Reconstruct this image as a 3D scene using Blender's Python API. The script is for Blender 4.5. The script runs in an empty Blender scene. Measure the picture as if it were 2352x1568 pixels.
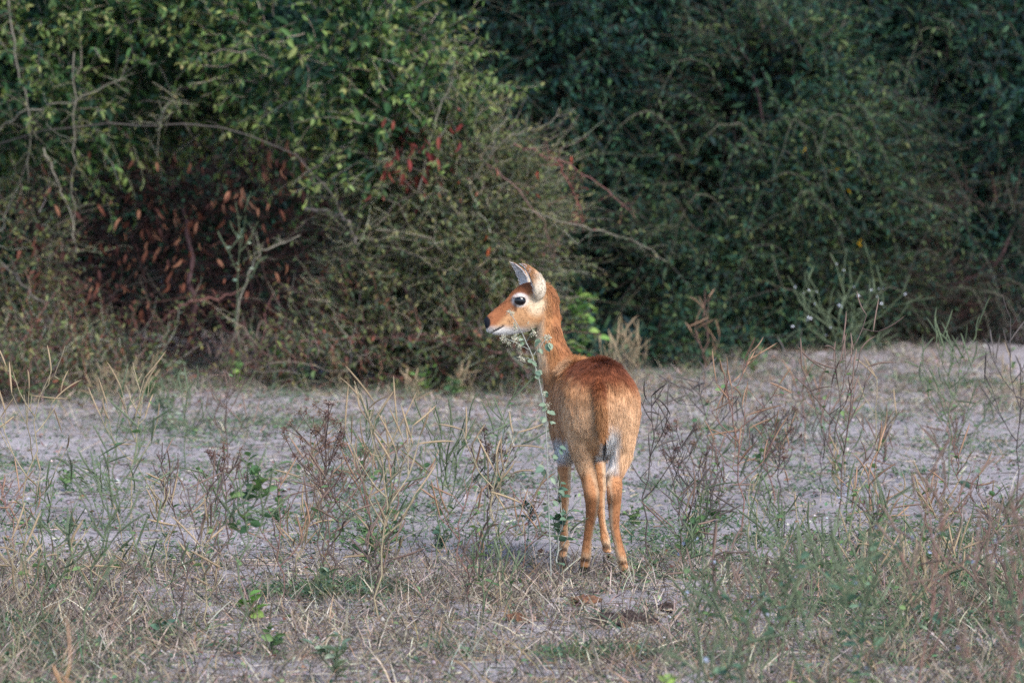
import bpy, math, random
import numpy as np
from mathutils import Matrix, Vector

R = math.radians
sc = bpy.context.scene
COL = sc.collection
rng = np.random.default_rng(7)
random.seed(7)

# ------------------------------------------------------------------ camera, sky, sun, exposure
CAM_Z, CAM_Y, FPX = 1.6, -15.0, 10855.0          # eye height, distance, focal length in reference pixels
PITCH = R(3.306)
cam = bpy.data.cameras.new('camera')
cam.sensor_width = 36.0
cam.lens = 36.0 * FPX / 2352.0
cam.clip_start, cam.clip_end = 0.1, 2000.0
cam.dof.use_dof = True
cam.dof.focus_distance = 15.15
cam.dof.aperture_fstop = 5.4
camo = bpy.data.objects.new('camera', cam)
COL.objects.link(camo)
camo.location = (0, CAM_Y, CAM_Z)
camo.rotation_euler = (R(90) - PITCH, 0, 0)
sc.camera = camo

SUN = Vector((0.42, -0.56, 0.72)).normalized()     # towards the sun: high, from the right, behind the viewer
w = bpy.data.worlds.new('World'); sc.world = w; w.use_nodes = True
nt = w.node_tree; nt.nodes.clear()
sky = nt.nodes.new('ShaderNodeTexSky'); sky.sky_type = 'NISHITA'; sky.sun_disc = False
sky.sun_elevation = math.asin(SUN.z); sky.sun_rotation = math.atan2(SUN.x, SUN.y)
sky.air_density = 1.0; sky.dust_density = 0.6; sky.ozone_density = 2.0
bg = nt.nodes.new('ShaderNodeBackground'); bg.inputs['Strength'].default_value = 0.14
wo = nt.nodes.new('ShaderNodeOutputWorld')
nt.links.new(sky.outputs[0], bg.inputs[0]); nt.links.new(bg.outputs[0], wo.inputs[0])
sl = bpy.data.lights.new('sun', 'SUN'); sl.energy = 2.5; sl.angle = R(30); sl.color = (1.0, 0.96, 0.91)
so = bpy.data.objects.new('sun', sl); COL.objects.link(so)
so.location = (4, -6, 8)
so.rotation_euler = (-SUN).to_track_quat('-Z', 'Y').to_euler()
sc.view_settings.view_transform = 'Standard'; sc.view_settings.look = 'None'
sc.view_settings.exposure = 1.22; sc.view_settings.gamma = 1.0
sc.view_settings.use_curve_mapping = False
sc.render.engine = 'CYCLES'
sc.cycles.max_bounces = 6; sc.cycles.diffuse_bounces = 2; sc.cycles.glossy_bounces = 2
sc.cycles.transmission_bounces = 3; sc.cycles.transparent_max_bounces = 4
sc.cycles.use_denoising = False; sc.cycles.denoiser = 'OPENIMAGEDENOISE'; sc.cycles.denoising_input_passes = 'RGB_ALBEDO_NORMAL'
sc.cycles.sample_clamp_indirect = 4.0

# ------------------------------------------------------------------ measuring helpers (only used while laying the place out)
def PT(u, v, y):
    """point at depth plane y seen in the reference direction (u, v)"""
    a = math.atan((v - 784.0) / FPX) + PITCH
    d = y - CAM_Y
    z = CAM_Z - d * math.tan(a)
    depth = d * math.cos(PITCH) + (CAM_Z - z) * math.sin(PITCH)
    return np.array([(u - 1176.0) / FPX * depth, y, z])
def GR(u, v):
    a = math.atan((v - 784.0) / FPX) + PITCH
    d = CAM_Z / math.tan(a)
    depth = d * math.cos(PITCH) + CAM_Z * math.sin(PITCH)
    return np.array([(u - 1176.0) / FPX * depth, d + CAM_Y, 0.0])
def PXM(y):
    return (y - CAM_Y) / FPX

def lin(r, g, b):
    f = lambda c: ((c / 255.0 + 0.055) / 1.055) ** 2.4 if c > 10 else c / 255.0 / 12.92
    return np.array([f(r), f(g), f(b)])

# ------------------------------------------------------------------ noise
def _h(ix, iy, iz, s):
    n = (ix * 374761393 + iy * 668265263 + iz * 1274126177 + s * 974711) & 0xffffffff
    n = ((n ^ (n >> 13)) * 1274126177) & 0xffffffff
    n = n ^ (n >> 16)
    return (n & 0xffffff) / float(0xffffff)
def noise(p, f, s=0):
    p = np.asarray(p, dtype=np.float64) * f
    if p.shape[-1] == 2: p = np.concatenate([p, np.zeros(p.shape[:-1] + (1,))], -1)
    i = np.floor(p).astype(np.int64); t = p - i; t = t * t * (3 - 2 * t)
    out = 0
    for dx in (0, 1):
        for dy in (0, 1):
            for dz in (0, 1):
                wgt = (t[..., 0] if dx else 1 - t[..., 0]) * (t[..., 1] if dy else 1 - t[..., 1]) * (t[..., 2] if dz else 1 - t[..., 2])
                out = out + wgt * _h(i[..., 0] + dx, i[..., 1] + dy, i[..., 2] + dz, s)
    return out * 2 - 1
def nrm(a):
    return a / np.maximum(np.linalg.norm(a, axis=-1, keepdims=True), 1e-9)
def sstep(a, b, x):
    t = np.clip((x - a) / (b - a), 0, 1); return t * t * (3 - 2 * t)

def gz(x, y):
    """ground height"""
    x = np.asarray(x, float); y = np.asarray(y, float)
    p = np.stack([x, y], -1)
    z = 0.018 * noise(p, 0.9, 3) + 0.010 * noise(p, 3.1, 4)
    z = z + 0.06 * np.exp(-(((x + 1.35) / 0.9) ** 2 + ((y - 7.4) / 0.9) ** 2))      # low bank of soil under the bush
    z = z + 0.10 * sstep(8.5, 12.0, y)
    return z - 0.012

# ------------------------------------------------------------------ mesh building
class Geo:
    def __init__(s): s.v = []; s.f3 = []; s.f4 = []; s.c = []; s.n = 0
    def add(s, v, f3=None, f4=None, c=(1, 1, 1)):
        v = np.asarray(v, float).reshape(-1, 3); c = np.asarray(c, float)
        if c.ndim == 1: c = np.broadcast_to(c, v.shape)
        s.v.append(v); s.c.append(c)
        if f3 is not None and len(f3): s.f3.append(np.asarray(f3, np.int64) + s.n)
        if f4 is not None and len(f4): s.f4.append(np.asarray(f4, np.int64) + s.n)
        s.n += len(v)
    def arrays(s):
        v = np.concatenate(s.v); c = np.concatenate(s.c)
        f3 = np.concatenate(s.f3) if s.f3 else np.zeros((0, 3), np.int64)
        f4 = np.concatenate(s.f4) if s.f4 else np.zeros((0, 4), np.int64)
        return v, f3, f4, c
    def mesh(s, name, mat, smooth=True):
        v, f3, f4, c = s.arrays()
        me = bpy.data.meshes.new(name)
        me.vertices.add(len(v)); me.vertices.foreach_set('co', v.astype(np.float32).ravel())
        nl = f3.size + f4.size
        me.loops.add(nl); me.loops.foreach_set('vertex_index', np.concatenate([f3.ravel(), f4.ravel()]).astype(np.int32))
        me.polygons.add(len(f3) + len(f4))
        st = np.concatenate([np.arange(len(f3)) * 3, f3.size + np.arange(len(f4)) * 4]).astype(np.int32)
        me.polygons.foreach_set('loop_start', st)
        me.update(calc_edges=True)
        if smooth: me.polygons.foreach_set('use_smooth', np.ones(len(me.polygons), bool))
        at = me.attributes.new('Col', 'FLOAT_COLOR', 'POINT')
        at.data.foreach_set('color', np.concatenate([c, np.ones((len(c), 1))], 1).astype(np.float32).ravel())
        me.materials.append(mat)
        me.validate(); me.update()
        return me

def link(name, data, parent=None, loc=None, mat=None):
    o = bpy.data.objects.new(name, data); COL.objects.link(o)
    if parent: o.parent = parent
    if mat is not None: o.matrix_basis = mat
    elif loc is not None: o.location = loc
    return o
def tag(o, label=None, cat=None, group=None, kind=None):
    if label: o['label'] = label
    if cat: o['category'] = cat
    if group: o['group'] = group
    if kind: o['kind'] = kind
    return o
def empty(name, loc):
    o = link(name, None, loc=tuple(float(t) for t in loc)); o.empty_display_size = 0.1
    return o
def copy_tree(o, parent=None):
    c = o.copy(); COL.objects.link(c); c.parent = parent
    for ch in o.children: copy_tree(ch, c)
    return c

def tubes(g, P, rad, sides=3, col=(1, 1, 1)):
    """P: N x K x 3 polylines; rad N x K; col N x 3"""
    P = np.asarray(P, float); N, K, _ = P.shape
    rad = np.broadcast_to(np.asarray(rad, float), (N, K))
    T = np.gradient(P, axis=1); T = nrm(T)
    ref = np.where(np.abs(T[..., 2:3]) > 0.8, np.array([1., 0.13, 0]), np.array([0.1, 0, 1.]))
    A = nrm(np.cross(T, ref)); B = np.cross(T, A)
    an = np.arange(sides) * 2 * np.pi / sides
    V = P[:, :, None, :] + rad[:, :, None, None] * (np.cos(an)[None, None, :, None] * A[:, :, None, :] + np.sin(an)[None, None, :, None] * B[:, :, None, :])
    base = (np.arange(N) * K * sides)[:, None, None] + (np.arange(K - 1) * sides)[None, :, None]
    j = np.arange(sides)[None, None, :]; j2 = (np.arange(sides) + 1) % sides; j2 = j2[None, None, :]
    F = np.stack([base + j, base + j2, base + sides + j2, base + sides + j], -1).reshape(-1, 4)
    c = np.asarray(col, float)
    if c.ndim == 1: c = np.broadcast_to(c, (N, 3))
    C = np.repeat(c, K * sides, axis=0)
    g.add(V.reshape(-1, 3), f4=F, c=C)

LEAF_V = np.array([(0, 0, 0), (.28, .38, .10), (.28, 0, -.02), (.28, -.38, .10), (.66, .36, .09), (.66, 0, -.02), (.66, -.36, .09), (1, 0, -.12)])
LEAF_3 = np.array([(0, 2, 1), (0, 3, 2), (5, 7, 4), (6, 7, 5)]); LEAF_4 = np.array([(2, 5, 4, 1), (3, 6, 5, 2)])
DIA_V = np.array([(0, 0, 0), (.48, .5, .1), (.48, 0, 0), (.48, -.5, .1), (1, 0, -.1)])
DIA_3 = np.array([(0, 2, 1), (0, 3, 2), (2, 4, 1), (3, 4, 2)])
def frames(D, Nn):
    D = nrm(D); S = nrm(np.cross(Nn, D)); N2 = np.cross(D, S)
    return D, S, N2
def leaves(g, P, D, Nn, L, W, col, simple=False):
    D, S, N2 = frames(D, Nn); M = len(P)
    T = DIA_V if simple else LEAF_V
    L = np.broadcast_to(L, (M,)); W = np.broadcast_to(W, (M,))
    V = P[:, None, :] + T[None, :, 0:1] * (D * L[:, None])[:, None, :] + T[None, :, 1:2] * (S * W[:, None])[:, None, :] + T[None, :, 2:3] * (N2 * L[:, None])[:, None, :]
    k = len(T); off = (np.arange(M) * k)[:, None, None]
    f3 = ((DIA_3 if simple else LEAF_3)[None] + off).reshape(-1, 3)
    f4 = None if simple else (LEAF_4[None] + off).reshape(-1, 4)
    g.add(V.reshape(-1, 3), f3, f4, np.repeat(col, k, axis=0))

# ------------------------------------------------------------------ materials
def mat_new(name):
    m = bpy.data.materials.new(name); m.use_nodes = True
    t = m.node_tree; t.nodes.clear()
    return m, t, t.nodes.new('ShaderNodeOutputMaterial')
def col_material(name, rough=0.6, spec=0.25, transl=0.0, mottle=0.25, scale=60.0, tcol=(1.0, 1.0, 0.55)):
    """reads the piece's own colour from its Col attribute, with fine procedural mottling"""
    m, t, out = mat_new(name)
    at = t.nodes.new('ShaderNodeAttribute'); at.attribute_name = 'Col'
    tc = t.nodes.new('ShaderNodeTexCoord')
    nz = t.nodes.new('ShaderNodeTexNoise'); nz.inputs['Scale'].default_value = scale; nz.inputs['Detail'].default_value = 3
    t.links.new(tc.outputs['Object'], nz.inputs['Vector'])
    mr = t.nodes.new('ShaderNodeMapRange'); mr.inputs['To Min'].default_value = 1 - mottle; mr.inputs['To Max'].default_value = 1 + mottle
    mr.inputs['From Min'].default_value = 0.25; mr.inputs['From Max'].default_value = 0.75
    t.links.new(nz.outputs['Fac'], mr.inputs['Value'])
    mx = t.nodes.new('ShaderNodeVectorMath'); mx.operation = 'SCALE'
    t.links.new(at.outputs['Color'], mx.inputs[0]); t.links.new(mr.outputs[0], mx.inputs['Scale'])
    b = t.nodes.new('ShaderNodeBsdfPrincipled'); b.inputs['Roughness'].default_value = rough
    b.inputs['Specular IOR Level'].default_value = spec
    t.links.new(mx.outputs[0], b.inputs['Base Color'])
    if transl:
        tr = t.nodes.new('ShaderNodeBsdfTranslucent')
        mc = t.nodes.new('ShaderNodeVectorMath'); mc.operation = 'MULTIPLY'; mc.inputs[1].default_value = tcol
        t.links.new(mx.outputs[0], mc.inputs[0]); t.links.new(mc.outputs[0], tr.inputs['Color'])
        ms = t.nodes.new('ShaderNodeMixShader'); ms.inputs[0].default_value = transl
        t.links.new(b.outputs[0], ms.inputs[1]); t.links.new(tr.outputs[0], ms.inputs[2])
        t.links.new(ms.outputs[0], out.inputs['Surface'])
    else:
        t.links.new(b.outputs[0], out.inputs['Surface'])
    return m
M_leaf = col_material('leaf', 0.6, 0.22, 0.28, 0.2, 40)
M_dead = col_material('dead_leaf', 0.7, 0.15, 0.25, 0.3, 50, (1.0, 0.75, 0.6))
M_stem = col_material('stem', 0.7, 0.2, 0.0, 0.3, 70)
M_straw = col_material('straw', 0.65, 0.2, 0.15, 0.2, 30, (1, .95, .8))
M_dung = col_material('dung', 0.85, 0.1, 0.0, 0.45, 90)
M_petal = col_material('petal', 0.6, 0.2, 0.3, 0.05, 40, (1, 1, 1))
M_hoof = col_material('hoof', 0.45, 0.4, 0.0, 0.3, 60)

def ground_material():
    m, t, out = mat_new('sandy_soil')
    tc = t.nodes.new('ShaderNodeTexCoord')
    def nz(s, d=5, r=0.6):
        n = t.nodes.new('ShaderNodeTexNoise'); n.inputs['Scale'].default_value = s; n.inputs['Detail'].default_value = d; n.inputs['Roughness'].default_value = r
        t.links.new(tc.outputs['Object'], n.inputs['Vector']); return n
    a, b_, c = nz(0.7), nz(7.0, 6, .7), nz(60, 4, .7)
    cr = t.nodes.new('ShaderNodeValToRGB'); cr.color_ramp.elements[0].position = .32; cr.color_ramp.elements[1].position = .68
    cr.color_ramp.elements[0].color = (*GROUND_D, 1); cr.color_ramp.elements[1].color = (*GROUND_L, 1)
    ad = t.nodes.new('ShaderNodeMath'); ad.operation = 'MULTIPLY_ADD'; ad.inputs[1].default_value = .5
    t.links.new(a.outputs['Fac'], ad.inputs[0])
    ml = t.nodes.new('ShaderNodeMath'); ml.operation = 'MULTIPLY'; ml.inputs[1].default_value = .5
    t.links.new(b_.outputs['Fac'], ml.inputs[0]); t.links.new(ml.outputs[0], ad.inputs[2])
    t.links.new(ad.outputs[0], cr.inputs['Fac'])
    mr = t.nodes.new('ShaderNodeMapRange'); mr.inputs['From Min'].default_value = .3; mr.inputs['From Max'].default_value = .7
    mr.inputs['To Min'].default_value = .84; mr.inputs['To Max'].default_value = 1.12
    t.links.new(c.outputs['Fac'], mr.inputs['Value'])
    sm = t.nodes.new('ShaderNodeVectorMath'); sm.operation = 'SCALE'
    t.links.new(cr.outputs[0], sm.inputs[0]); t.links.new(mr.outputs[0], sm.inputs['Scale'])
    bs = t.nodes.new('ShaderNodeBsdfPrincipled'); bs.inputs['Roughness'].default_value = .95; bs.inputs['Specular IOR Level'].default_value = .1
    t.links.new(sm.outputs[0], bs.inputs['Base Color'])
    bp = t.nodes.new('ShaderNodeBump'); bp.inputs['Strength'].default_value = .8; bp.inputs['Distance'].default_value = .012
    mu = t.nodes.new('ShaderNodeMath'); mu.operation = 'ADD'
    t.links.new(b_.outputs['Fac'], mu.inputs[0]); t.links.new(c.outputs['Fac'], mu.inputs[1])
    t.links.new(mu.outputs[0], bp.inputs['Height']); t.links.new(bp.outputs[0], bs.inputs['Normal'])
    t.links.new(bs.outputs[0], out.inputs['Surface'])
    return m
GROUND_D = (0.185, 0.160, 0.158); GROUND_L = (0.36, 0.315, 0.315)
M_ground = ground_material()

# ------------------------------------------------------------------ ground
def axis(lo, hi, step, far):
    a = list(np.arange(lo, hi + 1e-6, step)); s = step; x = hi
    while x < far: s *= 1.35; x += s; a.append(x)
    s = step; x = lo; b = []
    while x > -far: s *= 1.35; x -= s; b.append(x)
    return np.array(b[::-1] + a)
gx = axis(-3.4, 3.4, 0.03, 500.0); gy = axis(-3.4, 13.0, 0.05, 500.0)
XX, YY = np.meshgrid(gx, gy)
fine = ((np.abs(XX) < 3.6) & (YY > -3.6) & (YY < 13.2))
pp = np.stack([XX, YY], -1)
ZZ = gz(XX, YY) - .006 * fine + fine * (0.011 * noise(pp, 6, 5) + 0.013 * np.maximum(noise(pp, 12, 6), 0) + .006 * noise(pp, 24, 8))
g = Geo()
nx, ny = len(gx), len(gy)
ii = (np.arange(ny - 1)[:, None] * nx + np.arange(nx - 1)[None, :]).ravel()
g.add(np.stack([XX, YY, ZZ], -1).reshape(-1, 3), f4=np.stack([ii, ii + 1, ii + nx + 1, ii + nx], -1))
tag(link('ground', g.mesh('ground', M_ground)), kind='structure', label='bare grey sandy soil with trampled dry litter')

# ================================================================== BUSHES
UP = np.array([0., 0, 1])
def palette(n, cols, wts, jit=0.22):
    cols = np.array(cols); wts = np.array(wts, float); wts /= wts.sum()
    c = cols[rng.choice(len(cols), n, p=wts)]
    c = c * (1 + jit * rng.standard_normal((n, 1))) * (1 + 0.07 * rng.standard_normal((n, 3)))
    return np.clip(c, 0.004, 0.9)

LEAFVAR = {}
def leaf_variant(key, cols, mat, curl=0.0):
    """a handful of shared single-leaf meshes (unit length) for one palette"""
    if key in LEAFVAR: return LEAFVAR[key]
    out = []
    for c in cols:
        gg = Geo()
        xs = np.array([0, .12, .3, .52, .76, .92, 1.0]); ws = np.array([.02, .24, .42, .47, .33, .13, .0])
        V = []; 
        for x, wv in zip(xs, ws):
            zc = -curl * x * x
            V += [(x, wv, .10 * wv * 2 + zc), (x, 0, -.03 + zc), (x, -wv, .10 * wv * 2 + zc)]
        F = []
        for i in range(len(xs) - 1):
            a = i * 3
            F += [(a + 1, a + 4, a + 3, a), (a + 2, a + 5, a + 4, a + 1)]
        V = np.array(V)
        cc = np.repeat(c[None], len(V), 0); cc[1::3] *= 1.25
        gg.add(V, f4=np.array(F), c=cc)
        out.append(gg.mesh(key, mat))
    LEAFVAR[key] = out
    return out
def leaf_object(name, mesh, parent, base, P, D, Nn, L, W):
    D, S, N2 = frames(np.asarray(D)[None], np.asarray(Nn)[None])
    m = Matrix.Identity(4)
    for i in range(3):
        m[i][0] = D[0, i] * L; m[i][1] = S[0, i] * W; m[i][2] = N2[0, i] * L; m[i][3] = P[i] - base[i]
    return link(name, mesh, parent, mat=m)

def lobe_shoots(lobes, n, L=(.18, .42), out=.75, up=.3, jit=.45, droop=.10, back=.35, K=6, shell=(.66, .98)):
    """curved leafy shoots springing from the skins of ellipsoid lobes"""
    C = np.array([l[0] for l in lobes]); Rr = np.array([l[1] for l in lobes])
    wt = np.array([(l[2] if len(l) > 2 else 1.0) * (r[0] * r[2] + r[0] * r[1] * .5) for l, r in zip(lobes, Rr)]); wt /= wt.sum()
    k = rng.choice(len(lobes), n * 3, p=wt)
    d = nrm(rng.standard_normal((n * 3, 3)))
    ok = d[:, 1] < back
    k, d = k[ok], d[ok]
    p = C[k] + Rr[k] * d * rng.uniform(*shell, (len(k), 1))
    ins = np.zeros(len(k), bool)
    for j in range(len(lobes)):
        q = (((p - C[j]) / Rr[j]) ** 2).sum(1)
        ins |= (q < .45) & (k != j)
    ok = ~ins & (p[:, 2] > 0.05)
    k, d, p = k[ok][:n], d[ok][:n], p[ok][:n]
    nn = nrm(d / Rr[k])
    D = nrm(nn * out + UP * up + jit * rng.standard_normal(p.shape))
    ln = rng.uniform(*L, len(p)) * rng.choice([1, 1, 1, 1.5], len(p))
    s = np.linspace(0, 1, K)[None, :, None]
    side = nrm(np.cross(D, UP)) * rng.normal(0, .12, (len(p), 1))
    P = p[:, None, :] + s * (D * ln[:, None])[:, None, :] + (s ** 2) * (side * ln[:, None] - UP * (droop * rng.uniform(.2, 1.6, (len(p), 1))) * ln[:, None])[:, None, :]
    P = P + 0.012 * rng.standard_normal(P.shape) * (s > 0)
    return P, ln
def leaf_on_shoots(P, ln, spacing, size, aspect=.42, spread=.85, tip=1.0):
    N, K, _ = P.shape
    cnt = np.maximum(2, (ln / spacing).astype(int))
    sid = np.repeat(np.arange(N), cnt)
    idx = np.arange(len(sid)) - np.repeat(np.cumsum(cnt) - cnt, cnt)
    t = (idx + rng.uniform(.2, .9, len(sid))) / cnt[sid]
    x = np.clip(t, 0, .999) * (K - 1); i = x.astype(int); fr = (x - i)[:, None]
    p = P[sid, i] * (1 - fr) + P[sid, i + 1] * fr
    T = nrm(P[sid, i + 1] - P[sid, i])
    a = rng.uniform(0, 2 * np.pi, len(sid))
    A = nrm(np.cross(T, UP + .01)); B = np.cross(T, A)
    sd = np.cos(a)[:, None] * A + np.sin(a)[:, None] * B
    D = nrm(T * rng.uniform(.3, 1.0, (len(sid), 1)) + sd * spread + np.array([0, 0, -.12]) + .15 * rng.standard_normal(p.shape))
    Nn = nrm(np.cross(D, np.cross(UP + .55 * rng.standard_normal(p.shape), D)) + 1e-6)
    L = size * rng.uniform(.6, 1.25, len(sid)) * (1 - .55 * t * tip)
    leaf_on_shoots.t = t
    return p, D, Nn, L, L * aspect * rng.uniform(.8, 1.25, len(sid))

def in_frame(p):
    d = p[:, 1] - CAM_Y
    u = 1176 + p[:, 0] / d * FPX
    v = 784 + (np.tan(np.arctan((CAM_Z - p[:, 2]) / d) - PITCH)) * FPX
    return u, v
def path(pts, n=14, wob=.015):
    pts = np.array(pts, float); t = np.linspace(0, 1, len(pts)); s = np.linspace(0, 1, n)
    # catmull style smoothing
    q = np.stack([np.interp(s, t, pts[:, i]) for i in range(3)], -1)
    for _ in range(2): q[1:-1] = (q[:-2] + 2 * q[1:-1] + q[2:]) / 4
    q[1:-1] += wob * rng.standard_normal((n - 2, 3))
    return q

def emit_foliage(root, base, P, D, Nn, L, W, col, single, key, cols, mat, name='leaf', simple=False, depth_w=1.0, score=None, massname='foliage'):
    """the largest leaves in view become leaf objects of their own, the rest one foliage mass"""
    if single:
        u, v = in_frame(P)
        D1, S1, N1 = frames(D, Nn)
        sc_ = L * np.abs(N1[:, 1]) ** .5 - depth_w * (P[:, 1] - P[:, 1].min()) * .03
        sc_[(u < 5) | (u > 2345) | (v < 5)] = -9
        if score is not None: sc_ = sc_ + score
        pick = np.argsort(-sc_)[:single]
        meshes = leaf_variant(key, cols, mat, .12)
        cc = np.array(cols)
        for i in pick:
            j = int(np.argmin(((cc - col[i]) ** 2).sum(1) + 1e-4 * rng.random(len(cc))))
            leaf_object(name, meshes[j], root, base, P[i], D[i], Nn[i], float(L[i]), float(W[i] * 1.05))
        keep = np.ones(len(P), bool); keep[pick] = False
        P, D, Nn, L, W, col = P[keep], D[keep], Nn[keep], L[keep], W[keep], col[keep]
    gg = Geo(); leaves(gg, P - base, D, Nn, L, W, col, simple)
    return tag(link(massname, gg.mesh(massname, mat), root), kind='stuff')

# ---- palettes
G_sun = [lin(106, 124, 66), lin(76, 104, 58), lin(54, 84, 52), lin(132, 140, 86), lin(40, 68, 50)]
G_shade = [lin(40, 72, 60), lin(28, 56, 52), lin(52, 84, 64), lin(22, 44, 46), lin(70, 98, 70)]  # thicket greens, darkened so the shade is in the leaf colour
G_oldk = [lin(86, 102, 64), lin(62, 84, 56), lin(46, 68, 52), lin(104, 114, 72), lin(36, 56, 48)]
G_olive = [lin(106, 114, 70), lin(82, 94, 62), lin(62, 78, 58), lin(130, 126, 82), lin(54, 62, 50)]
C_dead = [lin(122, 76, 60), lin(96, 60, 50), lin(76, 48, 44), lin(146, 102, 80)]
C_red = [lin(116, 50, 47), lin(92, 42, 41), lin(132, 70, 60)]
C_twig = [lin(126, 118, 104), lin(98, 90, 84), lin(146, 138, 120), lin(84, 70, 64)]
C_brown = [lin(102, 70, 66), lin(124, 86, 78), lin(78, 56, 56)]

def LB(u, v, y, pu, ry, pv, wgt=1.0):
    """lobe centred in direction (u, v) at depth y, half sizes in reference pixels across and up"""
    s = PXM(y)
    return (PT(u, v, y), np.array([pu * s, ry, pv * s]), wgt)

# ---- the near bush on the left
BY = 9.6
base = np.array([PT(450, 870, BY)[0], BY, float(gz(PT(450, 870, BY)[0], BY))])
near_bush = tag(empty('tangled_bush', base), 'big tangled green bush with a dark hollow of dead red-brown leaves', 'bush')
lobA = [LB(120, 60, 10.0, 420, 1.0, 260), LB(480, 20, 9.9, 420, .95, 250), LB(740, 110, 9.5, 230, .85, 250, 1.2), LB(920, 280, 9.3, 140, .7, 170, 1.2),
        LB(910, 110, 9.7, 80, .6, 150), LB(130, 230, 9.6, 300, .7, 110)]
P, ln = lobe_shoots(lobA, 3300, L=(.16, .40))
ok_ = (noise(P[:, 3], 3.2, 131) + .5 * noise(P[:, 3], 7, 132)) > -.38
P, ln = P[ok_], ln[ok_]
g = Geo(); tubes(g, P - base, np.linspace(.0035, .0012, P.shape[1])[None], 3, palette(len(P), C_twig, [1, 1, 1, .6], .15))
lf = leaf_on_shoots(P, ln, .021, .082, .42)
tintn = noise(lf[0], 2.2, 21)
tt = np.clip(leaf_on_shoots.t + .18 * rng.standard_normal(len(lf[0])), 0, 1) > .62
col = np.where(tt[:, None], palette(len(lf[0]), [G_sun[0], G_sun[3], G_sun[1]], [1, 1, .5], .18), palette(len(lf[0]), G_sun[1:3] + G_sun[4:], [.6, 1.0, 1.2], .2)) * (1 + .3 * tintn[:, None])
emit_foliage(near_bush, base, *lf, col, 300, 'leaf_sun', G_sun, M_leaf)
# finer greyer foliage on the right-hand slope
lobC = [LB(1020, 430, 9.2, 200, .6, 140), LB(1090, 600, 9.0, 160, .55, 190), LB(970, 650, 9.1, 170, .5, 180), LB(1120, 470, 9.3, 130, .5, 120, .8)]
P2, ln2 = lobe_shoots(lobC, 3000, L=(.12, .34), up=.25, jit=.6)
tubes(g, P2 - base, np.linspace(.003, .001, P2.shape[1])[None], 3, palette(len(P2), C_twig, [1.4, 1, 1.4, .6], .15))
lf = leaf_on_shoots(P2, ln2, .021, .048, .42)
col = palette(len(lf[0]), G_olive, [1, 1, 1, .8, .8], .22)
emit_foliage(near_bush, base, *lf, col, 0, '', G_olive, M_leaf)
# lower skirt, thinner
lobD = [LB(50, 880, 7.6, 110, .3, 45), LB(210, 890, 7.7, 90, .25, 35, .8), LB(-20, 830, 8.0, 90, .3, 70), LB(100, 840, 8.3, 130, .3, 55), LB(300, 850, 8.2, 120, .3, 40, .7), LB(760, 850, 8.3, 120, .3, 40, .6), LB(20, 620, 9.2, 110, .5, 190, 1.0), LB(20, 780, 8.9, 150, .4, 90), LB(200, 820, 8.9, 120, .35, 50, .5), LB(640, 820, 8.8, 120, .35, 50, .6), LB(830, 730, 8.9, 110, .4, 110), LB(930, 800, 8.7, 170, .4, 75), LB(1130, 790, 8.6, 150, .4, 75)]
P3, ln3 = lobe_shoots(lobD, 1850, L=(.12, .34), up=.35, jit=.65)
tubes(g, P3 - base, np.linspace(.003, .001, P3.shape[1])[None], 3, palette(len(P3), C_twig + C_brown, [1, 1, 1, 1, 1, 1, 1], .15))
lf = leaf_on_shoots(P3, ln3, .027, .050, .42)
col = palette(len(lf[0]), G_olive + C_dead[:2], [.8, 1, 1.2, .6, 1, .25, .25], .2)
emit_foliage(near_bush, base, *lf, col, 0, '', G_olive, M_leaf)
# the hollow: brown twig tangle, dead hanging leaves, dim leaves at its back
n = 1000
uu = rng.uniform(60, 900, n); vv = 330 + 540 * rng.random(n) ** .6; yy = 9.2 + 2.2 * rng.random(n) ** .6 - .5 * (vv > 640)
ok_ = (np.hypot((uu - 230) / 110, (vv - 470) / 60) > 1) & (np.hypot((uu - 560) / 110, (vv - 500) / 75) > 1) | (rng.random(n) < .15)
uu, vv, yy = uu[ok_], vv[ok_], yy[ok_]; n = len(uu)
c0 = np.array([PT(a, b, c) for a, b, c in zip(uu, vv, yy)])
dd = nrm(rng.standard_normal((n, 3)) * np.array([1, .6, .8])); ll = rng.uniform(.15, .6, n)
s = np.linspace(-.5, .5, 7)[None, :, None]
Pt = c0[:, None, :] + s * (dd * ll[:, None])[:, None, :] + (s ** 2) * (rng.normal(0, .5, (n, 1, 3)) * ll[:, None, None]) + .008 * rng.standard_normal((n, 7, 3))
tubes(g, Pt - base, np.linspace(.003, .0012, 7)[None], 3, palette(n, C_brown + C_twig[:2], [1, 1, 1, .4, .4], .2) * .55)  # tangle twigs scaled down, the hollow's shade put into their colour
tag(link('twigs', g.mesh('twigs', M_stem), near_bush), kind='stuff')
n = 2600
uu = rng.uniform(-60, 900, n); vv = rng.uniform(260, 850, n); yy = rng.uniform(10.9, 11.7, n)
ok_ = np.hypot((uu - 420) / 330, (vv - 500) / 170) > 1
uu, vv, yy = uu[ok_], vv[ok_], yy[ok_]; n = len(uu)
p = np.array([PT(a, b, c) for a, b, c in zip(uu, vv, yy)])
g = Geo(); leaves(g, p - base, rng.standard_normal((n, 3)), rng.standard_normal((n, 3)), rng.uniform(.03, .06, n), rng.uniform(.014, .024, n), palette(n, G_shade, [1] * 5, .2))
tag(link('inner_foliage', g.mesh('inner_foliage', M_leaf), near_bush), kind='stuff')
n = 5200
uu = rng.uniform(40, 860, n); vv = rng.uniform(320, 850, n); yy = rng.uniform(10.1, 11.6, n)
p = np.array([PT(a, b, c) for a, b, c in zip(uu, vv, yy)])
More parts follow.
